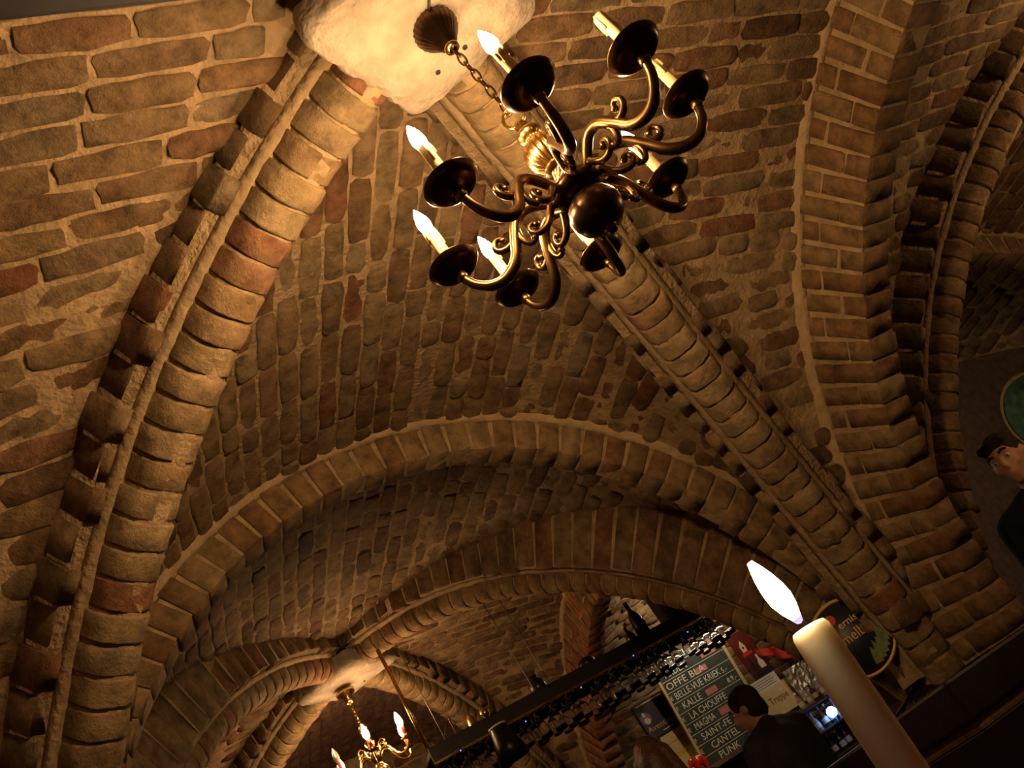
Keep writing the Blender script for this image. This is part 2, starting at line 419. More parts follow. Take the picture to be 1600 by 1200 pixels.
def make_rib(bay, sx, sy, label, rmat=None, zmin=0.03):
    rmat = rmat or RIBM; root = trim(label)
    cx, cy = centre(bay); H = hbay(bay); hd = Vector((sx*BA, sy*BB, 0))/LD
    pts = []
    for i in range(401):
        ph = i/400*PI/2; s = math.sin(ph)
        z = HS+(H-HS)*shp(s, PR)
        if z < zmin or s*LD < .16: continue
        pts.append(V(cx+sx*BA*s, cy+sy*BB*s, z))
    fr = []; side = Vector((-hd.y, hd.x, 0))
    for i in range(len(pts)):
        T = (pts[min(i+1, len(pts)-1)]-pts[max(i-1, 0)]).normalized(); N = T.cross(side).normalized()
        if N.z > 0 or (abs(N.z) < .05 and N.dot(hd) > 0): N = -N
        fr.append((side, N))
    fw2 = FW_/2-.012
    me = sweep(pts, fr, [(-fw2, -.5), (-fw2, -RDEP-.012), (-.075, -RDEP-.006), (-.075, -.092), (-.0725, -.056), (-.0555, -.0245), (-.02, -.0035), (.02, -.0035), (.0555, -.0245), (.0725, -.056), (.075, -.092), (.075, -RDEP-.006), (fw2, -RDEP-.012), (fw2, -.5)])
    link('mortar_core', me, MORTAR, root, True)
    for sg in (-1, 1):      # plaster run in the angle between roll and flange
        me = sweep(pts, fr, [(sg*(RW/2-.01), -RDEP+.026), (sg*(RW/2+.009), -RDEP+.008), (sg*(RW/2+.026), -RDEP-.007), (sg*(RW/2-.01), -RDEP-.02)])
        link('plaster_fillet', me, FILLET, root, True)
    pc = Pieces(root, rmat, 'voussoir')
    L, pit = resample(pts, .084)
    for p, T in L:
        N = T.cross(side).normalized()
        if N.z > 0 or (abs(N.z) < .05 and N.dot(hd) > 0): N = -N
        S = N.cross(T).normalized()
        pc.add('roll', T, S, N, p-N*(RDEP+random.uniform(-.004, .003)), pit-.008, RW*random.uniform(.97, 1.03), RDEP)
    pc.flush()
    pc = Pieces(root, OLD, 'brick')
    L, pit = resample(pts, .105)
    for p, T in L:
        N = T.cross(side).normalized()
        if N.z > 0 or (abs(N.z) < .05 and N.dot(hd) > 0): N = -N
        S = N.cross(T).normalized()
        for sg in (-1, 1):
            wd = (FW_-RW)/2+.02; h = .36; dz = random.uniform(0, .018)
            pc.add('block', T, S, N, p-N*(RDEP+h/2+dz)+S*sg*(FW_/2-wd/2+random.uniform(-.012, .005)), pit-.006, wd, h)
    pc.flush()
    return root
def make_arch(axis, base, label, mat=None, fside=(True, True), zmin=.03):
    """axis 'x': spans along x in a plane of constant y; base = world offset of the bay centre and plane"""
    mat = mat or ARCHM; root = trim(label, 'vault arch')
    pts = []
    for i in range(481):
        ph = -PI/2+PI*i/480; t = math.sin(ph)
        if axis == 'x': c = OX+(AX-FX)*t; z = HSX+(HAX-FX-HSX)*shp(t, PX); p = V(base[0]+c, base[1], z)
        else: c = OY+(BYY-FY)*t; z = HSY+(HAY-FY-HSY)*shp(t, PY); p = V(base[0], base[1]+c, z)
        if z >= zmin: pts.append(p)
    thick = Vector((0, 1, 0)) if axis == 'x' else Vector((1, 0, 0)); face = FX if axis == 'x' else FY
    cen = V(base[0], base[1], .2)
    def nrm(T, p):
        N = T.cross(thick).normalized()
        return N if N.dot(cen-p) < 0 else -N                     # outwards, away from the opening
    fr = []
    for i in range(len(pts)):
        T = (pts[min(i+1, len(pts)-1)]-pts[max(i-1, 0)]).normalized(); fr.append((thick, nrm(T, pts[i])))
    i_ = .0055; BT = BTX if axis == 'x' else BTY
    me = sweep(pts, fr, [(i_, i_), (BT-i_, i_), (BT-i_, face+.3), (i_, face+.3)]); link('mortar_core', me, MORTAR, root)
    for k, on in enumerate(fside):
        if not on: continue
        y0, sg = (0, -1) if k == 0 else (BT, 1)
        me = sweep(pts, fr, [(y0-sg*.01, face-.035), (y0+sg*.012, face-.012), (y0+sg*.05, face+.028), (y0-sg*.01, face+.05)]); link('plaster_fillet', me, FILLET, root, True)
    pc = Pieces(root, mat, 'brick')
    L, pit = resample(pts, .096 if axis == 'x' else .086)
    for n, (p, T) in enumerate(L):
        N = nrm(T, p); T2 = thick.cross(N).normalized()
        if face < .2: segs = [(0, face+.03)]
        else: segs = [(0, .2), (.21, face+.14)] if n % 2 else [(0, .105), (.115, face+.14)]
        for a, b_ in segs:
            j = random.uniform(-.005, .005)
            q = p+N*((a+b_)/2+j)+thick*(BT/2)
            pc.add('block', T2, N, thick, q, pit-.012, b_-a, BT+random.uniform(-.006, .012))
    pc.flush()
    return root

# ------------------------------------------------------------------ the setting
XL, XR, YB, YF = -BA, PXX+BA, -BB, PYY+BB
floor = tag(link('floor', box_me((XL-.3, YB-.3, -.1), (XR+.3, YF+.3, 0)), FLOORM), 'dark boarded cellar floor below the view', 'floor', kind='structure')
def wall(name, lo, hi, label, m=None): return tag(link(name, box_me(lo, hi), m or MORTAR), label, 'wall', kind='structure')
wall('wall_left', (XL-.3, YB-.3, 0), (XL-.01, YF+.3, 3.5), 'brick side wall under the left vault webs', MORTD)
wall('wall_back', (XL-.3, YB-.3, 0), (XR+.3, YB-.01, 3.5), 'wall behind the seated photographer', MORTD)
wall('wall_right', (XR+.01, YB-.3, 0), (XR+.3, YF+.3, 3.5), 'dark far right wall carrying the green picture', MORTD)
wfar = wall('wall_front', (XL-.3, YF+.01, 0), (XR+.3, YF+.3, 3.5), 'brown stone wall behind the bar')
pc = Pieces(wfar, OLD, 'brick')
for r in range(24):
    z = .9+r*.092; x = .3-random.uniform(0, .2)
    while x < 4.5:
        l = random.choice((.25, .27, .24, .13)); 
        pc.add('brick', Vector((1, 0, 0)), Vector((0, 0, 1)), Vector((0, -1, 0)), Vector((x+l/2, YF+.012, z)), l-.012, .078, random.uniform(.012, .022)); x += l
pc.flush()

make_web((0, 0), 'F', 'brick vault web between the two lit ribs, behind the near chandelier')
make_web((0, 0), 'L', 'large brick vault web filling the upper left')
make_web((0, 0), 'R', 'brick vault web right of the near chandelier')
make_web((0, 0), 'B', 'brick vault web behind the photographer', limit=100)
make_web((0, 1), 'B', 'shadowed brick web just beyond the wide plastered cross arch')
make_web((0, 1), 'R', 'reddish brown vault web above the glass rack')
make_web((0, 1), 'F', 'web behind the far chandelier, its shade put into dark purple-brown bricks', SHADEB, MORTD)
make_web((0, 1), 'L', 'brick web left of the far chandelier', limit=120)
make_web((1, 0), 'L', 'brick web between the two arches on the right')
make_web((1, 0), 'F', 'dark brick web behind the man at the right edge', limit=200)
make_web((1, 0), 'R', 'brick web of the right-hand bay above the far wall', limit=60)
make_web((1, 0), 'B', 'brick web of the right-hand bay, nearest side', limit=60)
make_web((1, 1), 'L', 'pale lit web beside the bar arch', limit=120)
make_web((1, 1), 'F', 'pale lit brick web above the bar back wall', limit=150)
make_web((1, 1), 'B', 'brick web over the near side of the bar', limit=60)
make_web((1, 1), 'R', 'brick web over the far right of the bar', limit=60)
make_rib((0, 0), -1, 1, 'thick lit brick rib descending on the left from the white boss')
make_rib((0, 0), 1, 1, 'brick rib running from the white boss down to the right pier')
make_rib((0, 0), -1, -1, 'shaded rib leaving the white boss at the top edge')
make_rib((0, 0), 1, -1, 'rib rising from the white boss out of the top of the view')
make_rib((0, 1), 1, -1, 'brick rib arching over the bar to the right pier', ARCHM)
make_rib((0, 1), -1, -1, 'short curved rib left of the far chandelier')
make_rib((0, 1), 1, 1, 'lit rib descending to the glass rack right of the far chandelier')
make_rib((0, 1), -1, 1, 'lit stub of rib below left of the far white boss')
make_rib((1, 0), -1, 1, 'brick rib at the right edge in front of the man', ARCHM)
make_rib((1, 0), -1, -1, 'rib of the right-hand bay at the top right corner', ARCHM)
make_rib((1, 0), 1, 1, 'far rib of the right-hand bay', ARCHM)
make_rib((1, 1), -1, -1, 'near rib of the bar bay', ARCHM)
make_arch('x', (0, BB), 'wide plastered cross arch spanning the middle of the view')
make_arch('x', (PXX, BB), 'cross arch of the right-hand bay')
make_arch('y', (BA, 0), 'tall side arch sweeping down the right to the pier')
make_arch('y', (BA+.02, PYY), 'orange brick arch rising behind the glass rack', ORANGE)

# piers under the springings
pier_lab = {(0, 0): ('dark boarded plinth of the pier behind the table candle', 'brick pier above the dark plinth at lower right'),
            (-1, 0): ('plinth of the pier at far lower left', 'pier under the left rib')}
def pier(px, py, lab1, lab2, top=.34):
    o = trim(lab2, 'pier')
    link('mortar_core', box_me((px-.03, py-.05, 0), (px+BW+.03, py+BW+.05, ZC+.62)), MORTAR, o)
    pc = Pieces(o, OLD, 'brick')
    nz = 0; z = ZC+.06
    while z < ZC+top:
        for fx in range(3):
            for sgn, yy in ((-1, py-.06), (1, py+BW+.06)):
                pc.add('brick', Vector((1, 0, 0)), Vector((0, 0, 1)), Vector((0, sgn, 0)), Vector((px-.04+(fx+.5)*.12, yy, z)), .108, .078, .016)
            for sgn, xx in ((-1, px-.04), (1, px+BW+.04)):
                pc.add('brick', Vector((0, 1, 0)), Vector((0, 0, 1)), Vector((sgn, 0, 0)), Vector((xx, py-.06+(fx+.5)*.133, z)), .12, .078, .016)
        z += .092
    pc.flush()
    b = trim(lab1, 'plinth')
    link('boarding', box_me((px-.42, py-.44, 0), (px+BW+.42, py+BW+.44, ZC-.14), .01), BLACKW, b)
    link('worn_edge', box_me((px-.425, py-.445, ZC-.145), (px+BW+.425, py+BW+.445, ZC-.105), .012), WORN, b)
    link('cap_board', box_me((px-.45, py-.47, ZC-.105), (px+BW+.45, py+BW+.47, ZC+.036), .012), BLACKW, b)
pier(BA, BB, 'dark boarded plinth at lower right behind the candle', 'brick pier foot above the dark plinth at lower right')
pier(-BA-BW, BB, 'dark plinth below the left rib, out of view', 'pier foot below the left rib')
pier(BA, -BB-BW, 'dark plinth behind the photographer on the right', 'pier foot behind the photographer on the right')
pier(PXX+BA, BB, 'dark plinth at the far right wall', 'pier foot at the far right wall')
pier(BA, PYY+BB, 'dark plinth against the bar back wall', 'pier foot against the bar back wall', .9)

# plaster bosses
def boss(bay, label):
    cx, cy = centre(bay); H = hbay(bay); o = trim(label, 'vault boss')
    d1 = Vector((BA, BB, 0))/LD; d2 = Vector((-BA, BB, 0))/LD; n = 72; rings = []
    random.seed(5+bay[1])
    wob = [random.uniform(-.008, .008) for _ in range(n)]
    for (sc, dz) in ((1.0, .09), (1.02, .02), (.97, -.008), (.6, -.02), (.2, -.022)):
        ring = []
        for k in range(n):
            a = 2*PI*k/n; u = Vector((math.cos(a), math.sin(a), 0))
            q = 16.0; p1 = abs(u.dot(d1)); p2 = abs(u.dot(d2))
            # near-square with sides across the ribs, softly rounded corners between them
            nn = (p1**q+p2**q)**(1/q)
            r = .215/nn+wob[k]*.8
            r = min(r, .315)
            ring.append(V(cx, cy, H+dz)+u*(r*sc))
        rings.append(ring)
    vs_ = [p for r in rings for p in r]+[V(cx, cy, H-.022)]; fs = []
    for i in range(4):
        for k in range(n): fs.append((i*n+k, i*n+(k+1) % n, (i+1)*n+(k+1) % n, (i+1)*n+k))
    for k in range(n): fs.append((4*n+k, 4*n+(k+1) % n, 5*n))
    link('plaster_face', mesh(vs_, fs), PLAST, o, True)
    for (dx, dy) in ((.03, .13), (.1, .07)):
        p = V(cx+dx, cy+dy, H-.02); link('nail_hole', xf(lathe_me([(0, -.004), (.007, -.003), (.008, .004)], 8), Matrix.Translation(p)), BLACKW, o)
    return o
boss((0, 0), 'white plastered vault boss above the near chandelier')
boss((0, 1), 'small white plastered boss above the far chandelier')
for b_ in ((1, 0), (1, 1)): boss(b_, 'plastered boss of the %s bay, hidden from view' % ('right-hand' if b_ == (1, 0) else 'bar'))

# duct along the ridge of the left web
duct = empty('ventilation_duct', V(-.95, -.285, 1.78), 'dark grey ventilation duct along the vault ridge at the top left corner', 'duct')
link('casing', box_me((-.68, -.14, 0), (.55, .14, .17), .01), GREYD, duct)
link('seam', box_me((-.104, -.1415, -.0015), (-.096, .1415, .1715)), GREYD, duct)
# ------------------------------------------------------------------ near chandelier
def ring_link(c, T, S, L, wd, r):
    """one oval chain link"""
    pts = []
    for k in range(17):
        a = 2*PI*k/16; pts.append(Vector(c)+T*(L/2*math.cos(a))+S*(wd/2*math.sin(a)))
    return tube_me(pts, r, 6, False)
Zv = Vector((0, 0, 1))
def chandelier1():
    hub = 1.164-.012
    root = empty('chandelier', V(0, 0, HR-.02), 'dark bronze eight-armed chandelier with ivory candle sleeves hanging from the white boss', 'chandelier')
    def z(v): return v-(HR-.02)
    can = link('ceiling_canopy', lathe_me([(0.001, z(1.70)), (.013, z(1.70)), (.018, z(1.712)), (.026, z(1.722)), (.031, z(1.735)), (.046, z(1.757)), (.056, z(1.775)), (.057, z(1.79)), (.05, z(1.80)), (.0, z(1.80))], 72, .035, 24), BLACKB, root, True)
    link('canopy_collar', lathe_me([(.010, z(1.694)), (.019, z(1.698)), (.019, z(1.706)), (.010, z(1.71))], 20), BRASS, can, True)
    zt, zb = 1.70, 1.43; n = 8; L = (zt-zb)/n*1.32
    for k in range(n):
        c = Vector((0, 0, z(zt-(k+.5)*(zt-zb)/n))); S = Vector((math.cos(k*PI/2+.5), math.sin(k*PI/2+.5), 0))
        link('chain_link', ring_link(c, Zv, S, L, .017, .0026), BRONZE, root, True)
    link('hanging_ring', ring_link((0, 0, z(1.413)), Zv, Vector((.7, -.7, 0)), .058, .052, .0045), BRASS, root, True)
    st = link('stem_knob', lathe_me([(0, z(1.39)), (.012, z(1.388)), (.016, z(1.378)), (.011, z(1.368)), (.02, z(1.36)), (.029, z(1.348)), (.03, z(1.34)), (.022, z(1.33)), (.014, z(1.325)), (.02, z(1.318))], 32), BRASS, root, True)
    link('bead_ring', join_me([xf(lathe_me([(0, -.004), (.0028, -.0028), (.004, 0), (.0028, .0028), (0, .004)], 8), Matrix.Translation((.021*math.cos(k*PI/10), .021*math.sin(k*PI/10), z(1.322)))) for k in range(20)]), BRASS, st, True)
    link('gadrooned_urn', lathe_me([(.018, z(1.32)), (.03, z(1.312)), (.041, z(1.298)), (.046, z(1.28)), (.043, z(1.262)), (.034, z(1.246)), (.024, z(1.236)), (.02, z(1.23))], 120, .05, 20), BRASS, root, True)
    link('stem_collar', lathe_me([(.018, z(1.234)), (.03, z(1.23)), (.032, z(1.224)), (.02, z(1.218)), (.015, z(1.212))], 32), BRONZE, root, True)
    # rope-twisted neck
    vs_, fs = [], []; seg, nz = 36, 14
    for i in range(nz+1):
        zz = z(1.215)-(1.215-1.185)*i/nz
        for k in range(seg):
            a = 2*PI*k/seg; r = .02*(1+.14*math.cos(6*a+i*.5)); vs_.append((r*math.cos(a), r*math.sin(a), zz))
    for i in range(nz):
        for k in range(seg): fs.append((i*seg+k, i*seg+(k+1) % seg, (i+1)*seg+(k+1) % seg, (i+1)*seg+k))
    link('twisted_neck', mesh(vs_, fs), BRASS, root, True)
    link('hub_ring', lathe_me([(.018, z(1.19)), (.026, z(1.186)), (.03, z(1.176)), (.045, z(1.168)), (.056, z(1.16)), (.058, z(1.148)), (.052, z(1.138)), (.038, z(1.13)), (.022, z(1.124)), (.02, z(1.118))], 48), BLACKB, root, True)
    link('lower_bowl', lathe_me([(.018, z(1.122)), (.034, z(1.118)), (.05, z(1.104)), (.058, z(1.086)), (.059, z(1.072)), (.053, z(1.052)), (.038, z(1.036)), (.02, z(1.028)), (.012, z(1.024)), (.012, z(1.016)), (.008, z(1.011)), (0, z(1.01))], 56), BLACKB, root, True)
    # the arms
    P2 = lambda L: [Vector((r, 0, z(zz))) for r, zz in L]
    main = catmull(P2([(.045, 1.148), (.062, 1.156), (.08, 1.172), (.11, 1.187), (.142, 1.176), (.168, 1.138), (.19, 1.1), (.214, 1.08), (.241, 1.073), (.268, 1.082), (.29, 1.106), (.301, 1.135), (.303, 1.15)]), 7)
    arm_me = tube_me(main, lambda t: .0095+.0035*math.sin(PI*min(1, t*1.1)), 12)
    def scroll(L, r0=.0095, r1=.0055):
        c = catmull(P2(L), 7); e = c[-1]
        return join_me([tube_me(c, lambda t: r0+(r1-r0)*t, 10), xf(lathe_me([(0, -.0085), (.006, -.006), (.0085, 0), (.006, .006), (0, .0085)], 12), Matrix.Translation(e))])
    sc1 = scroll([(.158, 1.150), (.175, 1.136), (.193, 1.132), (.208, 1.138), (.212, 1.152), (.204, 1.164), (.192, 1.163), (.189, 1.155)])
    sc2 = scroll([(.066, 1.156), (.078, 1.138), (.096, 1.121), (.117, 1.117), (.129, 1.127), (.128, 1.142), (.117, 1.146), (.113, 1.139)])
    sc3 = scroll([(.142, 1.178), (.152, 1.158), (.156, 1.132), (.15, 1.112), (.139, 1.107), (.133, 1.113)])
    knee = xf(lathe_me([(0, -.017), (.010, -.014), (.013, -.004), (.010, .008), (.007, .012), (.0095, .018), (.007, .024)], 20), Matrix.Translation((.303, 0, z(1.145))))
    pan = xf(lathe_me([(.0, -.006), (.016, -.006), (.022, -.002), (.028, -.004), (.036, -.001), (.044, -.002), (.052, .004), (.0585, .012), (.0595, .014), (.052, .008), (.044, .003), (.02, .004), (0, .004)], 48), Matrix.Translation((.303, 0, z(1.166))))
    cup = xf(lathe_me([(.008, 0), (.015, .003), (.013, .009), (.019, .015), (.023, .021), (.0235, .029), (.02, .033), (.013, .033)], 32), Matrix.Translation((.303, 0, z(1.168))))
    prof = [(0, .0), (.0125, .0), (.0127, .03), (.0122, .06), (.0126, .09), (.012, .097), (.009, .097), (.007, .088), (0, .088)]
    sl_l = []
    for v_ in range(3):
        me = lathe_me(prof, 24); random.seed(40+v_)
        dr = [tube_me([(.0118*math.cos(a), .0118*math.sin(a), .097), (.0132*math.cos(a), .0132*math.sin(a), .097-h*.5), (.0128*math.cos(a), .0128*math.sin(a), .097-h)], lambda t: .0026+.0012*t, 6) for a, h in [(random.uniform(0, 6.28), random.uniform(.02, .06)) for _ in range(5)]]
        sl_l.append(xf(join_me([me]+dr), Matrix.Translation((.303, 0, z(1.2)))))
    bulb = xf(lathe_me([(0, 0), (.007, .002), (.013, .014), (.0155, .026), (.014, .042), (.009, .06), (.0035, .074), (0, .08)], 10), Matrix.Translation((.303, 0, z(1.288))))
    for m_, mt in ((arm_me, BRONZE), (sc1, BRONZE), (sc2, BRONZE), (sc3, BRONZE), (knee, BRONZE), (pan, BLACKB), (cup, BRONZE), (bulb, BULBM)):
        m_.materials.append(mt)
        for p in m_.polygons: p.use_smooth = True
    for m_ in sl_l:
        m_.materials.append(WAXY)
        for p in m_.polygons: p.use_smooth = True
    lit = (0, 3, 5, 6, 7)
    for k in range(8):
        a = 1.012+PI+k*PI/4
        arm = link('arm', arm_me, None, root); arm.rotation_euler = (0, 0, a)
        for nm, me in (('scroll', sc1), ('scroll', sc2), ('scroll', sc3), ('candle_knee', knee), ('drip_pan', pan), ('candle_cup', cup), ('candle_sleeve', sl_l[k % 3])):
            link(nm, me, None, arm)
        if k in lit:
            b = link('bulb', bulb, None, arm); b['label'] = 'glowing flame-shaped bulb'
    return root
CH1 = chandelier1()
cable = tag(link('ceiling_cable', tube_me(catmull([V(.0, .0, HR-.028), V(-.02, -.05, HR-.027), V(-.03, -.14, HR-.025), V(-.05, -.24, HR-.008)], 5), .004, 8), GREYD, None, True), 'thin grey cable running over the white boss from the canopy', 'cable')

# ------------------------------------------------------------------ far chandelier
def chandelier2():
    x0, y0 = -.045, 4.32; zt = 1.845
    root = empty('chandelier', V(x0, y0, zt), 'bright brass chandelier with red candle sleeves hanging from the far small boss', 'chandelier')
    z = lambda v: v-zt
    can = link('ceiling_canopy', lathe_me([(.006, z(1.76)), (.02, z(1.765)), (.035, z(1.785)), (.03, z(1.8)), (.055, z(1.825)), (.06, z(1.845)), (0, z(1.845))], 32), BRASS, root, True)
    for k in range(6):
        link('chain_link', ring_link((0, 0, z(1.755-(k+.5)*.022)), Zv, Vector((math.cos(k*PI/2), math.sin(k*PI/2), 0)), .03, .016, .003), BRASS, root, True)
    link('hanging_ring', ring_link((0, 0, z(1.6)), Zv, Vector((.8, -.6, 0)), .05, .05, .005), BRASS, root, True)
    link('stem', lathe_me([(0, z(1.575)), (.016, z(1.57)), (.024, z(1.555)), (.012, z(1.54)), (.02, z(1.525)), (.032, z(1.505)), (.022, z(1.48)), (.012, z(1.465)), (.016, z(1.45)), (.036, z(1.43)), (.04, z(1.41)), (.026, z(1.39)), (.014, z(1.38)), (.03, z(1.36)), (.05, z(1.33)), (.04, z(1.295)), (.015, z(1.275)), (0, z(1.265))], 32), BRASS, root, True)
    P2 = lambda L: [Vector((r, 0, z(zz))) for r, zz in L]
    arm_me = tube_me(catmull(P2([(.03, 1.41), (.06, 1.435), (.095, 1.43), (.115, 1.395), (.14, 1.355), (.18, 1.34), (.215, 1.355), (.228, 1.39)]), 6), .006, 8)
    sc_me = tube_me(catmull(P2([(.055, 1.43), (.05, 1.465), (.075, 1.485), (.095, 1.468), (.085, 1.45), (.074, 1.458)]), 6), .0045, 8)
    pan = xf(lathe_me([(0, -.004), (.02, -.002), (.036, .008), (.02, .004), (.014, .02), (0, .02)], 24), Matrix.Translation((.228, 0, z(1.395))))
    slv = xf(lathe_me([(0, 0), (.0115, 0), (.0115, .055), (0, .055)], 16), Matrix.Translation((.228, 0, z(1.412))))
    bl = xf(lathe_me([(0, 0), (.009, .003), (.018, .02), (.0195, .036), (.015, .06), (.007, .082), (0, .094)], 10), Matrix.Translation((.228, 0, z(1.465))))
    dd = bl.copy()
    for m_, mt in ((arm_me, BRASS), (sc_me, BRASS), (pan, BRASS), (slv, REDS), (bl, BULBM2), (dd, DEAD)):
        m_.materials.append(mt)
        for p in m_.polygons: p.use_smooth = True
    for k in range(6):
        arm = link('arm', arm_me, None, root); arm.rotation_euler = (0, 0, .35+k*PI/3)
        link('scroll', sc_me, None, arm); link('drip_pan', pan, None, arm); link('candle_sleeve', slv, None, arm)
        b = link('bulb', dd if k == 3 else bl, None, arm)
    return root
chandelier2()
# light of the neighbouring bay: an assumed twin chandelier, added unseen beyond the right edge
def copy_tree(o, parent=None):
    c = o.copy(); COL.objects.link(c); c.parent = parent
    for ch in list(o.children): copy_tree(ch, c)
    return c
c3 = copy_tree(CH1); c3.location = V(PXX, 0, HR-.02); c3.rotation_euler = (0, 0, .4)
for k_, ar in enumerate([a for a in c3.children if a.name.startswith('arm')]):
    if k_ not in (3, 6):
        for b_ in [c for c in ar.children if c.name.startswith('bulb')]: bpy.data.objects.remove(b_)
c3['label'] = 'assumed bronze chandelier added to light the right-hand bay, unseen beyond the right edge'

# ------------------------------------------------------------------ table, candlestick and candle
tb = empty('table', (-.72, -.80, 0), 'dark wooden pub table carrying the candle, below the view', 'table')
link('table_top', box_me((-.36, -.34, .715), (.36, .34, .75), .006), WOOD, tb)
for sx in (-1, 1):
    for sy in (-1, 1): link('leg', box_me((sx*.3-.025, sy*.28-.025, 0), (sx*.3+.025, sy*.28+.025, .715), .004), WOOD, tb)
link('apron', box_me((-.31, -.29, .63), (.31, .29, .715), .004), WOOD, tb)
ctop = V(-.78, -.742, .063); cdir = Vector((-.064, .047, -1)).normalized(); CL = .315
cb = ctop+cdir*CL
q_ = Vector((0, 0, 1)).rotation_difference(-cdir).to_matrix().to_4x4()
cs = tag(link('candlestick', lathe_me([(0, 0), (.055, 0), (.056, .006), (.03, .014), (.014, .03), (.011, .06), (.018, .085), (.02, .115), (.0135, .115), (.0135, .09), (0, .09)], 32), BRASS, None, True), 'brass candlestick holding the leaning white candle', 'candlestick')
cs.location = (cb.x, cb.y, .75)
cn = empty('candle', cb, 'tall lit white taper candle close in front at lower right', 'candle'); cn.matrix_basis = Matrix.Translation(cb) @ q_
link('wax_shaft', lathe_me([(0, 0), (.0112, 0), (.0112, CL*.3), (.0111, CL*.6), (.0111, CL-.006), (.0108, CL-.002), (.0095, CL+.0005), (.0075, CL-.001), (.005, CL-.004), (0, CL-.005)], 48), WAX, cn, True)
wk = link('wick', tube_me(catmull([(0, 0, CL-.006), (.0, 0, CL+.002), (-.001, .001, CL+.009)], 4), .0009, 6), BLACKW, cn)
# flame leans with the draught
f0 = V(-.7845, -.7455, .0675); f1 = V(-.7955, -.758, .1015); fd = f1-f0; FL = fd.length*1.06
fq = Vector((0, 0, 1)).rotation_difference(fd.normalized()).to_matrix().to_4x4()
inv = cn.matrix_basis.inverted()
fl = link('flame', lathe_me([(0, .002), (.0028, .003), (.0052, .009), (.0066, .0155), (.0064, .022), (.0052, .029), (.0034, .0355), (.0016, .0405), (0, FL)], 16), FLAMEM, cn, True)
fl.matrix_basis = inv @ Matrix.Translation(f0) @ fq
fb = link('flame_root', lathe_me([(0, -.001), (.002, .0), (.0032, .003), (.0026, .0036), (0, .0025)], 12), BLUEF, cn, True); fb.matrix_basis = inv @ Matrix.Translation(f0) @ fq

# ------------------------------------------------------------------ glass rack over the bar
rk = empty('glass_rack', V(1.2, 4.1, 1.14), 'long dark hanging glass rack above the bar', 'rack')
link('shelf_board', box_me((-1.05, -.13, .05), (1.15, .2, .075)), BLACKW, rk)
link('front_board', box_me((-1.05, -.15, 0), (1.15, -.125, .09), .006), BLACKW, rk)
link('rear_board', box_me((-1.05, .2, 0), (1.15, .225, .09), .006), BLACKW, rk)
link('trim_strip', box_me((-1.05, -.154, -.006), (1.15, -.146, .006)), BRASS, rk)
for xx in range(20): link('glass_rail', box_me((-1.0+xx*.11, -.12, .03), (-.985+xx*.11, .2, .05)), BRASS, rk)
rod = tag(link('hanging_rod', xf(tube_me([(0, 0, 0), (0, 0, .74)], .012, 12), Matrix.Translation(V(.165, 4.0, 1.14))), BRASS, None, True), 'shiny brass rod holding the left end of the glass rack', 'rod')
for (xx, yy, z1, lab) in ((.88, 4.02, 2.02, 'left of the two thin dark wires holding the glass rack'), (.985, 4.02, 2.02, 'right of the two thin dark wires holding the glass rack'), (.3, 4.1, 1.99, 'thin pale wire beside the brass rod'), (2.1, 4.1, 1.95, 'wire holding the hidden right end of the glass rack')):
    tag(link('suspension_wire', xf(tube_me([(0, 0, 0), (0, 0, z1-1.2)], .0028, 6), Matrix.Translation(V(xx, yy, 1.2))), WIREM), lab, 'wire')
g1 = lathe_me([(0, 0), (.031, -.001), (.032, -.003), (.008, -.007), (.0035, -.012), (.0032, -.07), (.006, -.08), (.022, -.092), (.033, -.115), (.036, -.14), (.034, -.165), (.029, -.185), (.0275, -.185), (.032, -.165), (.034, -.14), (.031, -.117), (.02, -.095), (0, -.084)], 16)
g2 = lathe_me([(0, 0), (.033, -.001), (.034, -.003), (.008, -.007), (.004, -.012), (.004, -.05), (.012, -.058), (.026, -.075), (.031, -.11), (.036, -.16), (.038, -.19), (.0365, -.19), (.034, -.16), (.029, -.11), (.024, -.077), (0, -.062)], 16)
for g in (g1, g2):
    g.materials.append(GLASS)
    for p in g.polygons: p.use_smooth = True
ng = 0
ORD = 'first second third fourth fifth sixth seventh eighth ninth tenth eleventh twelfth thirteenth fourteenth fifteenth sixteenth seventeenth eighteenth nineteenth'.split()
for row, yy in enumerate((4.03, 4.13, 4.23)):
    for i in range(19):
        if random.random() < .08: continue
        nth = ORD[i]
        xx = .255+i*.11
        o = bpy.data.objects.new('stem_glass', random.choice((g1, g2))); COL.objects.link(o); o.location = V(xx, yy, 1.172); o.rotation_euler = (random.gauss(0, .03), random.gauss(0, .03), 0)
        tag(o, 'clear stemmed glass hanging in the %s row of the rack, %s from the brass rod' % (('front', 'middle', 'rear')[row], nth), 'glass', 'stem glasses hanging from the bar rack'); ng += 1
# fairy lights along the rack
fs_ = empty('fairy_lights', V(1.2, 3.94, 1.14), 'string of tiny blue and white lights along the glass rack', 'fairy lights')
pts = [Vector((-1.0+i*.1, -.02+.008*math.sin(i), -.02+.02*math.sin(i*2.1))) for i in range(22)]
link('cord', tube_me(catmull(pts, 4), .0018, 5), WIREM, fs_)
for i, p in enumerate(pts):
    if i % 4 != 1: continue
    link('light', xf(lathe_me([(0, -.0035), (.0025, -.0025), (.0035, 0), (.0025, .0025), (0, .0045)], 8), Matrix.Translation(p+Vector((0, 0, -.006)))), LED, fs_)
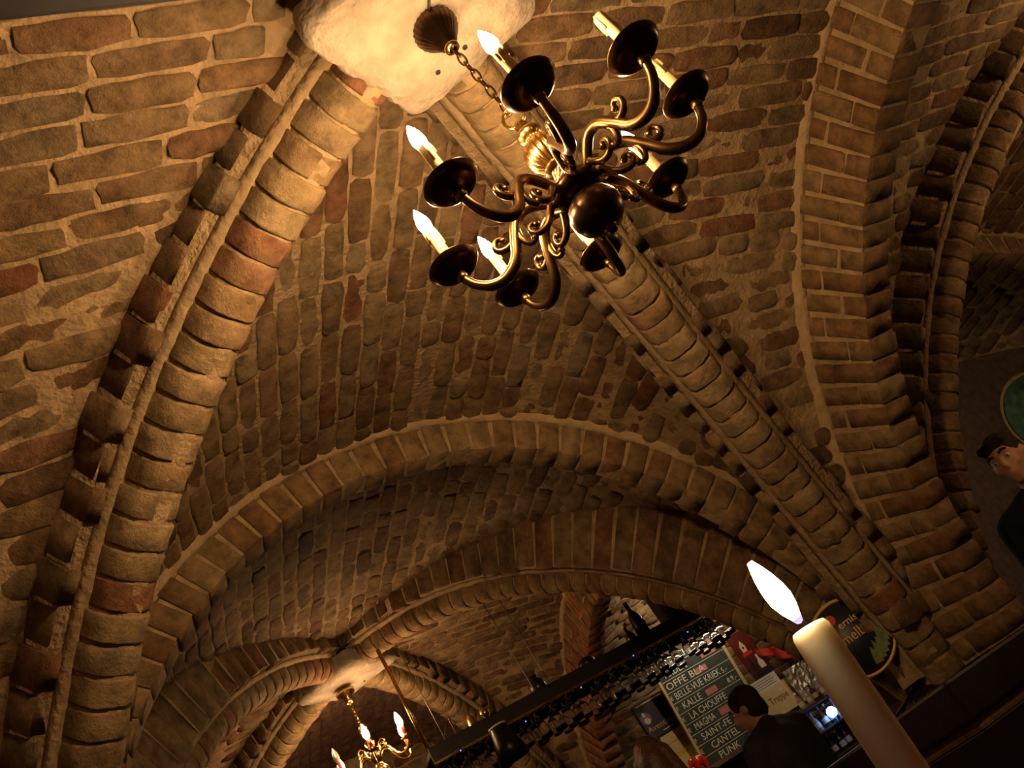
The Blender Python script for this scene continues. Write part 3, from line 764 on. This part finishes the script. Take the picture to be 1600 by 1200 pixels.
# black lamp shade under the rack
ls = empty('lamp_shade', V(.505, 3.80, .93), 'black conical lamp shade with pale rim below the left of the rack', 'lamp')
link('shade', lathe_me([(.045, .19), (.05, .185), (.075, .08), (.095, 0), (.09, .0), (.07, .08), (.042, .185)], 32), BLACKM, ls, True)
link('rim', lathe_me([(.043, .186), (.052, .187), (.053, .196), (.043, .196)], 32), WHITEP, ls, True)
link('lamp_cord', tube_me([(0, 0, .19), (0, .0, .205), (0, .145, .21)], .003, 6), WIREM, ls)
# ornaments standing on the rack
def ornament(name, x, prof, mat, lab, y=4.05, cat='ornament'):
    o = tag(link(name, lathe_me(prof, 20), mat, None, True), lab, cat); o.location = V(x, y, 1.2151); return o
mast = empty('brass_ornament', V(.35, 4.02, 1.2151), 'small brass ornament with a thin triangular wire mast on the left of the rack', 'ornament')
link('base', lathe_me([(0, 0), (.03, 0), (.032, .008), (.01, .016), (0, .016)], 16), BRASS, mast, True)
link('post', tube_me([(0, 0, .01), (.0, 0, .14)], .004, 8), BRASS, mast)
link('wire_frame', join_me([tube_me([(-.09, 0, .02), (0, 0, .14)], .002, 5), tube_me([(.06, 0, .02), (0, 0, .14)], .002, 5), tube_me([(-.09, 0, .02), (.06, 0, .02)], .002, 5)]), BRASS, mast)
ornament('brass_bell', .47, [(0, .1), (.01, .1), (.014, .085), (.024, .075), (.028, .04), (.04, .0), (.034, 0), (.022, .04), (0, .06)], BRASS, 'small brass bell standing on the rack beside the wire ornament')
ornament('brass_cup', .56, [(0, 0), (.022, 0), (.024, .006), (.008, .02), (.01, .035), (.026, .05), (.03, .085), (.026, .085), (.02, .05), (0, .04)], BRASS, 'little brass cup on the rack, right of the bell')
ornament('dark_jug', .92, [(0, 0), (.04, 0), (.055, .04), (.05, .08), (.025, .1), (.03, .12), (.024, .12), (0, .09)], BLACKM, 'squat dark jug on the rack below the two wires', cat='jug')
ornament('dark_jug', 1.27, [(0, 0), (.045, 0), (.06, .03), (.05, .06), (.03, .07), (.0, .075)], BLACKM, 'low dark pot on the rack before the orange arch', cat='pot')
ornament('dark_bottle', 1.62, [(0, 0), (.03, 0), (.032, .06), (.012, .09), (.011, .12), (0, .12)], BLACKM, 'short dark bottle on the rack near the pale lit web', cat='bottle')
ornament('dark_bottle', 1.72, [(0, 0), (.04, 0), (.045, .1), (.035, .16), (.015, .2), (.014, .26), (0, .26)], BLACKM, 'tall dark bottle on the rack, right of the short one', cat='bottle')
o = tag(link('wooden_crate', box_me((-.2, -.09, 0), (.2, .09, .26), .01), BLACKW), 'large dark crate on the right end of the rack under the rib', 'crate'); o.location = V(2.12, 4.08, 1.2151)

# ------------------------------------------------------------------ back of the bar
YW = YF-.02
def flat(name, x0, x1, z0, z1, mat, lab, cat, y=YW, lean=0.0, th=.012):
    r = empty(name, V((x0+x1)/2, y, z0), lab, cat); r.rotation_euler = (lean, 0, 0)
    link('panel', box_me((-(x1-x0)/2, 0, 0), ((x1-x0)/2, th, z1-z0)), mat, r)
    return r
UPR = Matrix.Rotation(PI/2, 4, 'X')
def put_text(root, body, size, x, z, mat, width=None, rot=0, name='lettering'):
    me = text_me(body, size, width); me.materials.append(mat)
    o = bpy.data.objects.new(name, me); COL.objects.link(o); o.parent = root
    o.matrix_basis = Matrix.Translation((x, -.0012, z)) @ UPR @ Matrix.Rotation(rot, 4, 'Z'); return o
def patch(root, name, pts, mat, off=.0015):
    """flat printed shape given in panel coordinates"""
    n = len(pts); vs_ = [(x, -off, z) for x, z in pts]+[(x, .0, z) for x, z in pts]
    fs = [tuple(range(n)), tuple(range(2*n-1, n-1, -1))]+[(k, n+k, n+(k+1) % n, (k+1) % n) for k in range(n)]
    return link(name, mesh(vs_, fs), mat, root)
def circ(cx, cz, r, n=32, rz=None, a0=0, a1=2*PI): return [(cx+r*math.cos(a0+(a1-a0)*k/n), cz+(rz or r)*math.sin(a0+(a1-a0)*k/n)) for k in range(n)]
bb = flat('blackboard', 2.66, 3.38, .545, 1.50, SLATE, 'tall blackboard of chalked beer names behind the bar', 'blackboard', y=6.21, lean=.17)
for sx in (-1, 1): link('frame_strip', box_me((sx*.365-.012, -.012, 0), (sx*.365+.012, .012, .955)), PALEW, bb)
rows = [('LLA ARCHE', .40, 0), ('ARDEN', .24, .04), ('OFFE BLA', .42, .0), ('BELLE-VUE KRIEK', .5, .03), ('KALLE', .2, .05), ('LA CHOUFFE', .4, .06), ('MAGMA', .22, .05), ('SAINT-FE', .32, .06), ('CANTEL', .3, .1), ('PUNK', .22, .12)]
for i, (t_, wd, dx) in enumerate(rows):
    z = .87-i*.094
    put_text(bb, t_, .082, -.33+dx, z, CHALK, wd)
    if 2 < i < 9: put_text(bb, ('E', 'F', 'E')[i % 3], .05, -.345, z+.012, CHALK)
    link('chalk_line', box_me((-.35, -.0012, z-.022), (.35, 0, z-.018)), CHALK, bb)
    if i in (3, 4, 5): put_text(bb, ('5,-', '8.9,-', '5.9,-')[i-3], .06, .22, z, CHALK)
for (x, z, wd, hh) in ((.0, .68, .12, .05), (.12, .775, .16, .05), (-.02, .49, .12, .05), (.0, .3, .1, .06), (.14, .87, .14, .04)): patch(bb, 'pink_note', [(x, z), (x+wd, z), (x+wd, z+hh), (x, z+hh)], CHALKR)
p1 = flat('beer_poster', 2.42, 2.76, .98, 1.29, NAVY, 'black beer poster with gold lettering left of the blackboard', 'poster')
put_text(p1, 'Aventinus', .07, -.155, .055, GOLDP, .3, .0)
patch(p1, 'emblem', circ(-.11, .17, .05, 20), PURP); patch(p1, 'emblem', circ(-.11, .15, .028, 14), CREAM, .003); patch(p1, 'emblem', [(-.13, .19), (-.10, .19), (-.105, .225), (-.125, .225)], WHITEP, .003)
link('pale_line', box_me((-.14, -.0015, .285), (.14, 0, .295)), CREAM, p1); link('pale_line', box_me((-.03, -.0015, .02), (.08, 0, .026)), WHITEP, p1)
p2 = flat('beer_poster', 2.40, 2.80, .5, .965, CREAM, 'cream poster with a yellow disc below the black beer poster', 'poster')
patch(p2, 'disc', circ(.0, .1, .2, 40, .22), YELL); patch(p2, 'disc', circ(.0, .1, .14, 32, .15), CREAM, .003)
for i, ch in enumerate('CHOUFFE'):
    a = PI/2+(3-i)*.26; put_text(p2, ch, .045, .165*math.cos(a)-.014, .1+.175*math.sin(a)-.012, BROWNP, None, a-PI/2)
patch(p2, 'crease', [(-.2, .375), (.2, .395), (.2, .399), (-.2, .379)], BROWNP); patch(p2, 'crease', [(.02, .46), (.08, .3), (.084, .3), (.024, .46)], BROWNP)
p3 = flat('dark_red_poster', 3.60, 3.82, .96, 1.40, plain('oxblood_print', (.12, .012, .012), .5), 'dark red poster with white bottle shapes right of the blackboard', 'poster')
patch(p3, 'emblem', [(-.05, .25), (.0, .25), (.01, .3), (-.015, .36), (-.05, .31)], CREAM); patch(p3, 'emblem', circ(-.022, .29, .011, 12), BLACKW, .003); patch(p3, 'red_bar', [(-.07, .215), (.04, .215), (.04, .245), (-.07, .245)], REDP)
for x, m_ in ((.045, WHITEP), (-.045, GREYD)): patch(p3, 'bottle_print', [(x-.03, .06), (x+.03, .06), (x+.03, .11), (x+.011, .15), (x+.011, .19), (x-.011, .19), (x-.011, .15), (x-.03, .11)], m_)
patch(p3, 'dark_band', [(-.11, 0), (.11, 0), (.11, .05), (-.11, .05)], GREYD)
p4 = flat('white_note', 3.50, 3.80, .845, .95, WHITEP, 'white paper note pinned above the cream board', 'note', y=YW-.01)
for k in range(4): link('written_line', box_me((-.13, -.0012, .018+k*.021), (.11-.02*(k % 2), 0, .022+k*.021)), GREYD, p4)
lt = flat('la_trappe_board', 3.44, 3.80, .60, .845, CREAM, 'cream board lettered La Trappe behind the customer', 'board', y=YW-.02); lt.name = 'cream_board'
put_text(lt, 'La Trappe', .085, -.15, .11, BROWNP, .3); patch(lt, 'white_tag', circ(.12, .19, .016, 14), WHITEP)
link('side_edge', box_me((.175, -.012, 0), (.195, .01, .245)), PALEW, lt)
bm = bmesh.new(); bmesh.ops.create_grid(bm, x_segments=16, y_segments=8, size=.5)
for v in bm.verts:
    u_, t_ = v.co.x+.5, v.co.y+.5
    v.co = Vector((-.17+.34*u_, -.02+.018*math.sin(u_*14)*(1-t_*.6), .10-.12*u_-(1-t_)*(.05+.11*u_)))
rc = tag(link('red_cloth', bmmesh(bm), REDP, None, True), 'red cloth draped on the bar back wall right of the dark red poster', 'cloth'); rc.location = V(3.9, YW-.05, 1.075); rc.modifiers.new('thickness', 'SOLIDIFY').thickness = .004
bm = bmesh.new(); bmesh.ops.create_grid(bm, x_segments=14, y_segments=10, size=.5)
for v in bm.verts: v.co = Vector((v.co.x*.42, random.uniform(-.012, .012)-.02, v.co.y*.30))
me = bmmesh(bm)
fo = tag(link('foil_sheet', me, TINSEL), 'crumpled pale foil sheet pinned behind the bottles', 'foil sheet'); fo.location = V(4.03, YW-.06, .74); fo.modifiers.new('thickness', 'SOLIDIFY').thickness = .004
# shelves and bottles
sh = empty('bottle_shelf', V(3.76, 6.05, -1.1), 'dark back-bar shelf unit stacked with bottles', 'shelf')
for z in (1.2, 1.41, 1.62): link('shelf_board', box_me((-.75, -.16, z-.02), (.75, .2, z)), WOOD, sh)
for sx in (-.74, .74): link('side_panel', box_me((sx-.012, -.16, 0), (sx+.012, .2, 1.62)), WOOD, sh)
link('cabinet_front', box_me((-.74, -.15, 0), (.74, -.13, 1.17)), WOOD, sh)
for z in (1.2, 1.41, 1.62): link('bright_edge', box_me((-.74, -.165, z-.016), (.74, -.16, z-.006)), STEEL, sh)
bp = [(0, 0), (.027, 0), (.029, .004), (.029, .085), (.024, .105), (.011, .125), (.0105, .165), (.0125, .167), (.0125, .176), (0, .176)]
def bottle(x, y, z, sc, mat, cap, lab, grp):
    o = empty('bottle', V(x, y, z), lab, 'bottle', grp)
    k = (mat.name, round(sc, 2))
    b = link('glass_body', lathe_me([(r, zz*sc) for r, zz in bp], 16), mat, o, True)
    link('label', lathe_me([(.0296, .03*sc), (.0296, .075*sc)], 16), LABELM, o, True)
    link('cap', lathe_me([(.0132, .160*sc), (.0132, .178*sc), (0, .179*sc)], 12), cap, o, True)
for r_, (z, cols, caps, lab, grp) in enumerate(((.1, (BOTD, BOTG, BOTD), (GOLDP, STEEL, REDP), 'dark labelled bottle on the lowest back-bar shelf', 'bottles on the lowest bar shelf'), (.31, (BOTG, BOTD, BOTC), (STEEL, GOLDP, BLUEP), 'bottle on the middle back-bar shelf by the blue lamp', 'bottles on the middle bar shelf'), (.52, (BOTC, BOTG, BOTC), (STEEL, STEEL, WHITEP), 'pale bottle with bright stopper on the top back-bar shelf', 'bottles on the top bar shelf'))):
    for i in range(13):
        if r_ and i < 5: continue
        bottle(3.2+i*.083, 5.95+.02*(i % 2), z+.0005, random.uniform(.92, 1.04) if r_ < 2 else random.uniform(.8, .95), cols[i % 3], caps[i % 3], lab+', '+ORD[i]+' from the left', grp)
bl_ = empty('blue_lamp', V(3.72, 5.84, .335), 'round glowing blue lamp in front of the bottles', 'lamp')
link('globe', lathe_me([(0, -.045), (.025, -.038), (.042, -.013), (.045, 0), (.042, .014), (.025, .038), (0, .045)], 20), BLUEL, bl_, True).location = (0, 0, .05)
link('foot', lathe_me([(0, -.05), (.022, -.05), (.012, -.04), (.01, .02), (0, .02)], 16), BLACKM, bl_, True)
# bar ledge, taps and figure
bl2 = empty('bar_counter', V(2.3, 5.2, -1.1), 'dark wooden bar counter, mostly below the view', 'counter')
link('front', box_me((-1.6, -.25, 0), (2.2, -.2, 1.02)), WOOD, bl2); link('counter_top', box_me((-1.65, -.33, 1.02), (2.25, .25, 1.07), .008), WOOD, bl2)
lg = empty('wall_ledge', V(2.6, 6.1, .5), 'narrow steel-edged ledge under the blackboard', 'ledge')
link('board', box_me((-.5, -.35, 0), (.3, .2, .03), .004), WOOD, lg); link('steel_edge', box_me((-.5, -.356, -.002), (.3, -.35, .034)), STEEL, lg)
for sx in (-.48, .28): link('bracket', box_me((sx-.012, -.3, -.2), (sx+.012, .2, 0)), WOOD, lg)
def blob(name, parts, mat, parent=None, voxel=.01, smooth=4):
    """overlapping tapered capsules ('c', p0, r0, p1, r1) and ellipsoids ('e', c, radii) fused into one continuous skin"""
    bm = bmesh.new()
    for p in parts:
        if p[0] == 'e':
            M = Matrix.Translation(p[1]) @ (p[3] if len(p) > 3 else Matrix.Identity(4)) @ Matrix.Diagonal((*p[2], 1))
            bmesh.ops.create_icosphere(bm, subdivisions=3, radius=1, matrix=M)
        else:
            a, r0, b, r1 = Vector(p[1]), p[2], Vector(p[3]), p[4]; d = b-a; L = d.length
            for c_, r_ in ((a, r0), (b, r1)): bmesh.ops.create_icosphere(bm, subdivisions=2, radius=r_*1.02, matrix=Matrix.Translation(c_))
            M = Matrix.Translation((a+b)/2) @ Vector((0, 0, 1)).rotation_difference(d.normalized()).to_matrix().to_4x4()
            bmesh.ops.create_cone(bm, cap_ends=True, segments=16, radius1=r0, radius2=r1, depth=L, matrix=M)
    me = bpy.data.meshes.new(name); bm.to_mesh(me); bm.free()
    o = link(name, me, mat, parent)
    rm = o.modifiers.new('skin', 'REMESH'); rm.mode = 'VOXEL'; rm.voxel_size = voxel; rm.use_smooth_shade = True
    if smooth:
        sm = o.modifiers.new('soften', 'SMOOTH'); sm.iterations = smooth; sm.factor = .5
    return o
el = blob('elephant_figurine', [('e', (0, 0, .085), (.062, .035, .042)), ('e', (-.062, 0, .098), (.03, .026, .03)), ('c', (-.082, 0, .09), .013, (-.1, 0, .05), .009), ('c', (-.1, 0, .05), .009, (-.112, 0, .03), .006),
     ('e', (-.052, .034, .1), (.016, .006, .026)), ('e', (-.052, -.034, .1), (.016, .006, .026)), ('c', (.06, 0, .095), .005, (.07, 0, .06), .004)] +
     [('c', (sx, sy, .07), .018, (sx, sy, .014), .015) for sx in (-.035, .038) for sy in (-.019, .019)], REDGL, None, .004, 2)
tag(el, 'shiny red elephant figurine on the ledge below the blackboard', 'figurine'); el.location = V(2.43, 5.82, .531)
for i in range(3):
    tp = empty('beer_tap', V(2.62+i*.09, 5.16, -.03), ('left', 'middle', 'right')[i]+' one of three chrome beer taps on the bar counter', 'tap', 'chrome taps in a row on the counter')
    link('column', lathe_me([(0, 0), (.03, 0), (.03, .01), (.018, .02), (.018, .3), (.022, .31), (0, .32)], 20), STEEL, tp, True)
    link('spout', tube_me(catmull([(0, 0, .27), (0, -.07, .27), (0, -.09, .22)], 4), .008, 8), STEEL, tp, True)
    link('handle', lathe_me([(0, .31), (.008, .31), (.014, .36), (.016, .41), (0, .42)], 12), BLACKM, tp, True)
# assumed picture lamp above the boards, added unseen to light them
pl = empty('unseen_picture_lamp', V(3.1, 6.0, 1.62), 'assumed brass picture lamp added above the blackboard, unseen behind the rack', 'lamp')
link('tube', xf(tube_me([(-.42, 0, 0), (.55, 0, 0)], .012, 10), Matrix.Translation((0, -.1, -.012))), STRIP, pl, True)
link('hood', box_me((-.45, -.14, .004), (.58, -.06, .016)), BRASS, pl); link('arm', box_me((-.01, -.1, .016), (.01, .33, .026)), BRASS, pl)

pn = empty('unseen_pendant_lamp', V(2.75, 4.85, 1.9), 'assumed brass pendant bulb added to light the bar, unseen behind the rib', 'lamp')  # assumed lamp, added out of sight to light the bar wall and webs
link('cord', tube_me([(0, 0, .2), (0, 0, -.13)], .004, 6), WIREM, pn)
link('holder', lathe_me([(0, -.12), (.016, -.12), (.02, -.17), (0, -.17)], 16), BRASS, pn, True)
link('bulb', lathe_me([(0, -.165), (.014, -.17), (.028, -.2), (.03, -.22), (.022, -.245), (0, -.255)], 14), TUBE, pn, True)

# ------------------------------------------------------------------ round signs
sg = empty('round_beer_sign', V(1.42, 2.05, .36), 'round dark beer sign with gold lettering hung on the pier behind the candle', 'sign')
sg.rotation_euler = (0, 0, -.58)
link('panel', xf(lathe_me([(0, 0), (.152, 0), (.16, .004), (.16, .014), (0, .014)], 48), UPR), NAVY, sg, True).location = (0, .014, 0)
link('rim', xf(lathe_me([(.153, .012), (.162, .012), (.164, .018), (.157, .02), (.152, .016)], 64), UPR), GOLDP, sg, True).location = (0, .016, 0)
put_text(sg, 'melbier', .062, -.045, -.012, GOLDP, .165); put_text(sg, 'ernis', .042, -.02, .05, CREAM, .085)
patch(sg, 'red_dot', circ(-.03, .1, .022, 16), REDP)
random.seed(3)
for k in range(9):
    a = -1.35+k*.2; x = .115*math.cos(a); z = .115*math.sin(a); hgt = random.uniform(.04, .075)
    patch(sg, 'hop_leaf', [(x-.018, z-.02), (x+.016, z-.022), (x+.02, z+.01), (x+.004, z+hgt), (x-.012, z+.012)], GREENP, .002+.0004*k)
link('bracket', box_me((.1, .012, -.01), (.125, .12, .01)), BLACKM, sg)
gs = empty('round_green_sign', V(5.215, 3.42, 1.14), 'round green sign with a gold rim on the far right wall', 'sign'); gs.rotation_euler = (0, 0, -PI/2)
link('panel', xf(lathe_me([(0, 0), (.3, 0), (.3, .015), (0, .015)], 48), UPR), GREENPIC, gs, True)
link('rim', xf(lathe_me([(.3, 0), (.325, 0), (.325, .022), (.3, .022)], 48), UPR), GOLDP, gs, True)

# ------------------------------------------------------------------ people
def person(loc, heading, lab, jacket, hair, hair_parts, sit=False, head_turn=0.0, head_tilt=(0, 0), lean=0.0, arms='down', S=1.0, voxel=.011):
    dz = -.43 if sit else 0.0
    LN = Matrix.Translation((0, 0, .95+dz)) @ Matrix.Rotation(-lean, 4, 'X') @ Matrix.Translation((0, 0, -.95-dz))
    U = lambda x, y, z: LN @ Vector((x, y, z+dz))
    HC = U(0, .025, 1.635)
    HM = Matrix.Translation(HC) @ Matrix.Rotation(head_turn, 4, 'Z') @ Matrix.Rotation(head_tilt[0], 4, 'X') @ Matrix.Rotation(head_tilt[1], 4, 'Y')
    hd = lambda x, y, z: HM @ Vector((x, y, z)); HR_ = HM.to_3x3().to_4x4()
    head = [('e', hd(0, -.012, .022), (.076, .096, .098), HR_), ('e', hd(0, .022, -.045), (.058, .07, .075), HR_), ('e', hd(0, .055, -.092), (.03, .028, .024), HR_),
            ('c', hd(0, .084, .02), .009, hd(0, .108, -.022), .013), ('e', hd(0, .088, -.058), (.024, .012, .008), HR_), ('e', hd(0, .086, -.07), (.02, .012, .008), HR_),
            ('c', hd(-.045, .078, .032), .009, hd(.045, .078, .032), .009), ('e', hd(.04, .066, -.03), (.022, .02, .022), HR_), ('e', hd(-.04, .066, -.03), (.022, .02, .022), HR_),
            ('e', hd(.077, -.008, -.008), (.011, .02, .032), HR_), ('e', hd(-.077, -.008, -.008), (.011, .02, .032), HR_)]
    neck = [('c', U(0, -.01, 1.42), .062, hd(0, -.015, -.06), .055)]
    torso = [('e', U(0, 0, .97), (.165, .115, .12)), ('e', U(0, .005, 1.12), (.15, .11, .16)), ('e', U(0, 0, 1.3), (.175, .12, .17)), ('c', U(-.165, -.01, 1.405), .062, U(.165, -.01, 1.405), .062), ('c', U(-.08, -.01, 1.43), .06, U(.08, -.01, 1.43), .06)]
    arm, hand, legs, feet = [], [], [], []
    for s in (-1, 1):
        sh_ = U(s*.195, -.01, 1.4)
        if arms == 'down': e_, w_ = U(s*.235, -.03, 1.12), U(s*.23, .06, .88); fdir = Vector((0, .25, -1))
        elif arms == 'bar': e_, w_ = U(s*.26, .08, 1.14), U(s*.15, .33, 1.14); fdir = Vector((-s*.4, 1, -.1))
        else: e_, w_ = U(s*.25, .1, 1.15), U(s*.12, .34, 1.2); fdir = Vector((-s*.5, 1, 0))
        arm += [('c', sh_, .054, e_, .043), ('c', e_, .043, w_, .03)]
        fdir.normalize(); sd = fdir.cross(Vector((0, 0, 1))) if abs(fdir.z) < .8 else fdir.cross(Vector((1, 0, 0))); sd.normalize()
        nrm_ = sd.cross(fdir)
        pc_ = w_+fdir*.055
        hand += [('c', w_, .027, w_+fdir*.03, .028)]+[('c', w_+fdir*.02+sd*k*.017, .014, w_+fdir*.085+sd*k*.022, .012) for k in (-1, 0, 1)]
        for k, ln in zip((-1.5, -.5, .5, 1.5), (.062, .078, .072, .055)):
            b_ = w_+fdir*.092+sd*k*.0215; m_ = b_+fdir*ln*.55-nrm_*.006; t_ = m_+fdir*ln*.4-nrm_*.018
            hand += [('c', b_, .0098, m_, .009), ('c', m_, .009, t_, .0078)]
        tb_ = w_+fdir*.03-sd*s*.03; tm_ = tb_+fdir*.03-sd*s*.03; hand += [('c', tb_, .013, tm_, .0105), ('c', tm_, .0105, tm_+fdir*.03-sd*s*.006, .009)]
        if sit: h_, k_, a_ = Vector((s*.09, .02, .53)), Vector((s*.12, .44, .52)), Vector((s*.12, .42, .1))
        else: h_, k_, a_ = Vector((s*.09, 0, .94)), Vector((s*.1, .03, .5)), Vector((s*.105, -.01, .1))
        legs += [('c', h_, .088, k_, .058), ('c', k_, .056, a_, .04)]
        feet += [('c', a_+Vector((0, -.03, -.055)), .038, a_+Vector((s*.015, .15, -.062)), .034), ('c', a_, .042, a_+Vector((0, 0, -.05)), .042)]
    body = blob('person', head+neck+torso+arm+hand+legs+feet, SKIN, None, voxel, 3)
    tag(body, lab, 'person')
    infl = lambda L, d: [(p[0], p[1], tuple(r+d for r in p[2]), *p[3:]) if p[0] == 'e' else (p[0], p[1], p[2]+d, p[3], p[4]+d) for p in L]
    blob('jacket', infl(torso+arm, .022)+[('c', U(0, -.015, 1.44), .075, U(0, -.012, 1.475), .07)], jacket, body, .014, 5)
    blob('trousers', infl(legs, .016)+[('e', U(0, 0, .95), (.178, .13, .12))], TROU, body, .016, 4)
    blob('shoes', infl(feet, .012), SHOE, body, .012, 3)
    hp = []
    for p in hair_parts:
        if p[0] == 'e': hp.append(('e', hd(*p[1]), p[2], HR_))
        else: hp.append(('c', hd(*p[1]), p[2], hd(*p[3]), p[4]))
    blob('hair', hp, hair, body, .009, 2)
    for s in (-1, 1):
        e1 = xf(lathe_me([(0, -.0125), (.0088, -.0088), (.0125, 0), (.0088, .0088), (0, .0125)], 14), Matrix.Translation(hd(s*.032, .0715, .006)))
        ey = link('eye', e1, EYEW, body, True)
        e2 = xf(lathe_me([(0, -.006), (.0044, -.0044), (.006, 0), (.0044, .0044), (0, .006)], 10), Matrix.Translation(hd(s*.032, .0795, .006)))
        link('iris', e2, EYED, ey, True)
        link('eyebrow', tube_me(catmull([hd(s*.014, .09, .034), hd(s*.032, .09, .04), hd(s*.05, .078, .034)], 4), .0055, 6), hair, body, True)
    body.location = loc; body.rotation_euler = (0, 0, heading); body.scale = (S, S, S)
    return body
SHORT = [('e', (0, -.02, .036), (.082, .1, .098)), ('e', (0, -.045, -.02), (.078, .072, .075)), ('c', (-.05, .055, .085), .022, (.05, .055, .085), .022)]
LONG = SHORT+[('c', (-.06, -.05, .02), .045, (-.085, -.05, -.2), .05), ('c', (.06, -.05, .02), .045, (.085, -.05, -.2), .05), ('c', (0, -.08, .0), .07, (0, -.1, -.24), .085)]
CROP2 = [('e', (0, -.02, .035), (.084, .102, .098)), ('e', (0, -.05, -.03), (.08, .066, .082))]
CROP = [('e', (0, -.02, .03), (.079, .099, .095)), ('e', (0, -.048, -.02), (.076, .06, .07))]
person((2.035, 3.92, 0), .2, 'customer in a black jacket seen from behind at the bar before the blackboard', JACK, HAIRD, CROP2, head_turn=.5, head_tilt=(-.1, 0), lean=.16, arms='bar', S=1.025)
person((.845, 3.05, 0), -.5, 'person with long brown hair seen from behind, left of the black-jacketed customer', JACK, HAIRB, LONG, head_turn=-.1, S=.957, arms='down')
person((2.66, 1.875, 0), 2.15, 'dark-haired man in a dark sweater at the right edge under the green sign', NAVYJ, HAIRD, SHORT, head_turn=-.2, S=1.06)
person((-1.06, -.22, 0), .1, 'dark-haired seated guest whose head just shows at the bottom left edge', JACK, HAIRD, SHORT, sit=True, arms='down', S=1.042)
st = empty('stool', (-1.06, -.22, 0), 'plain wooden stool under the seated guest, below the view', 'stool')
link('seat', lathe_me([(0, .385), (.13, .385), (.14, .395), (.13, .41), (0, .41)], 28), WOOD, st, True)
for k in range(4):
    a = PI/4+k*PI/2; link('leg', tube_me([(.12*math.cos(a), .12*math.sin(a), .39), (.17*math.cos(a), .17*math.sin(a), 0)], .016, 8), WOOD, st, True)
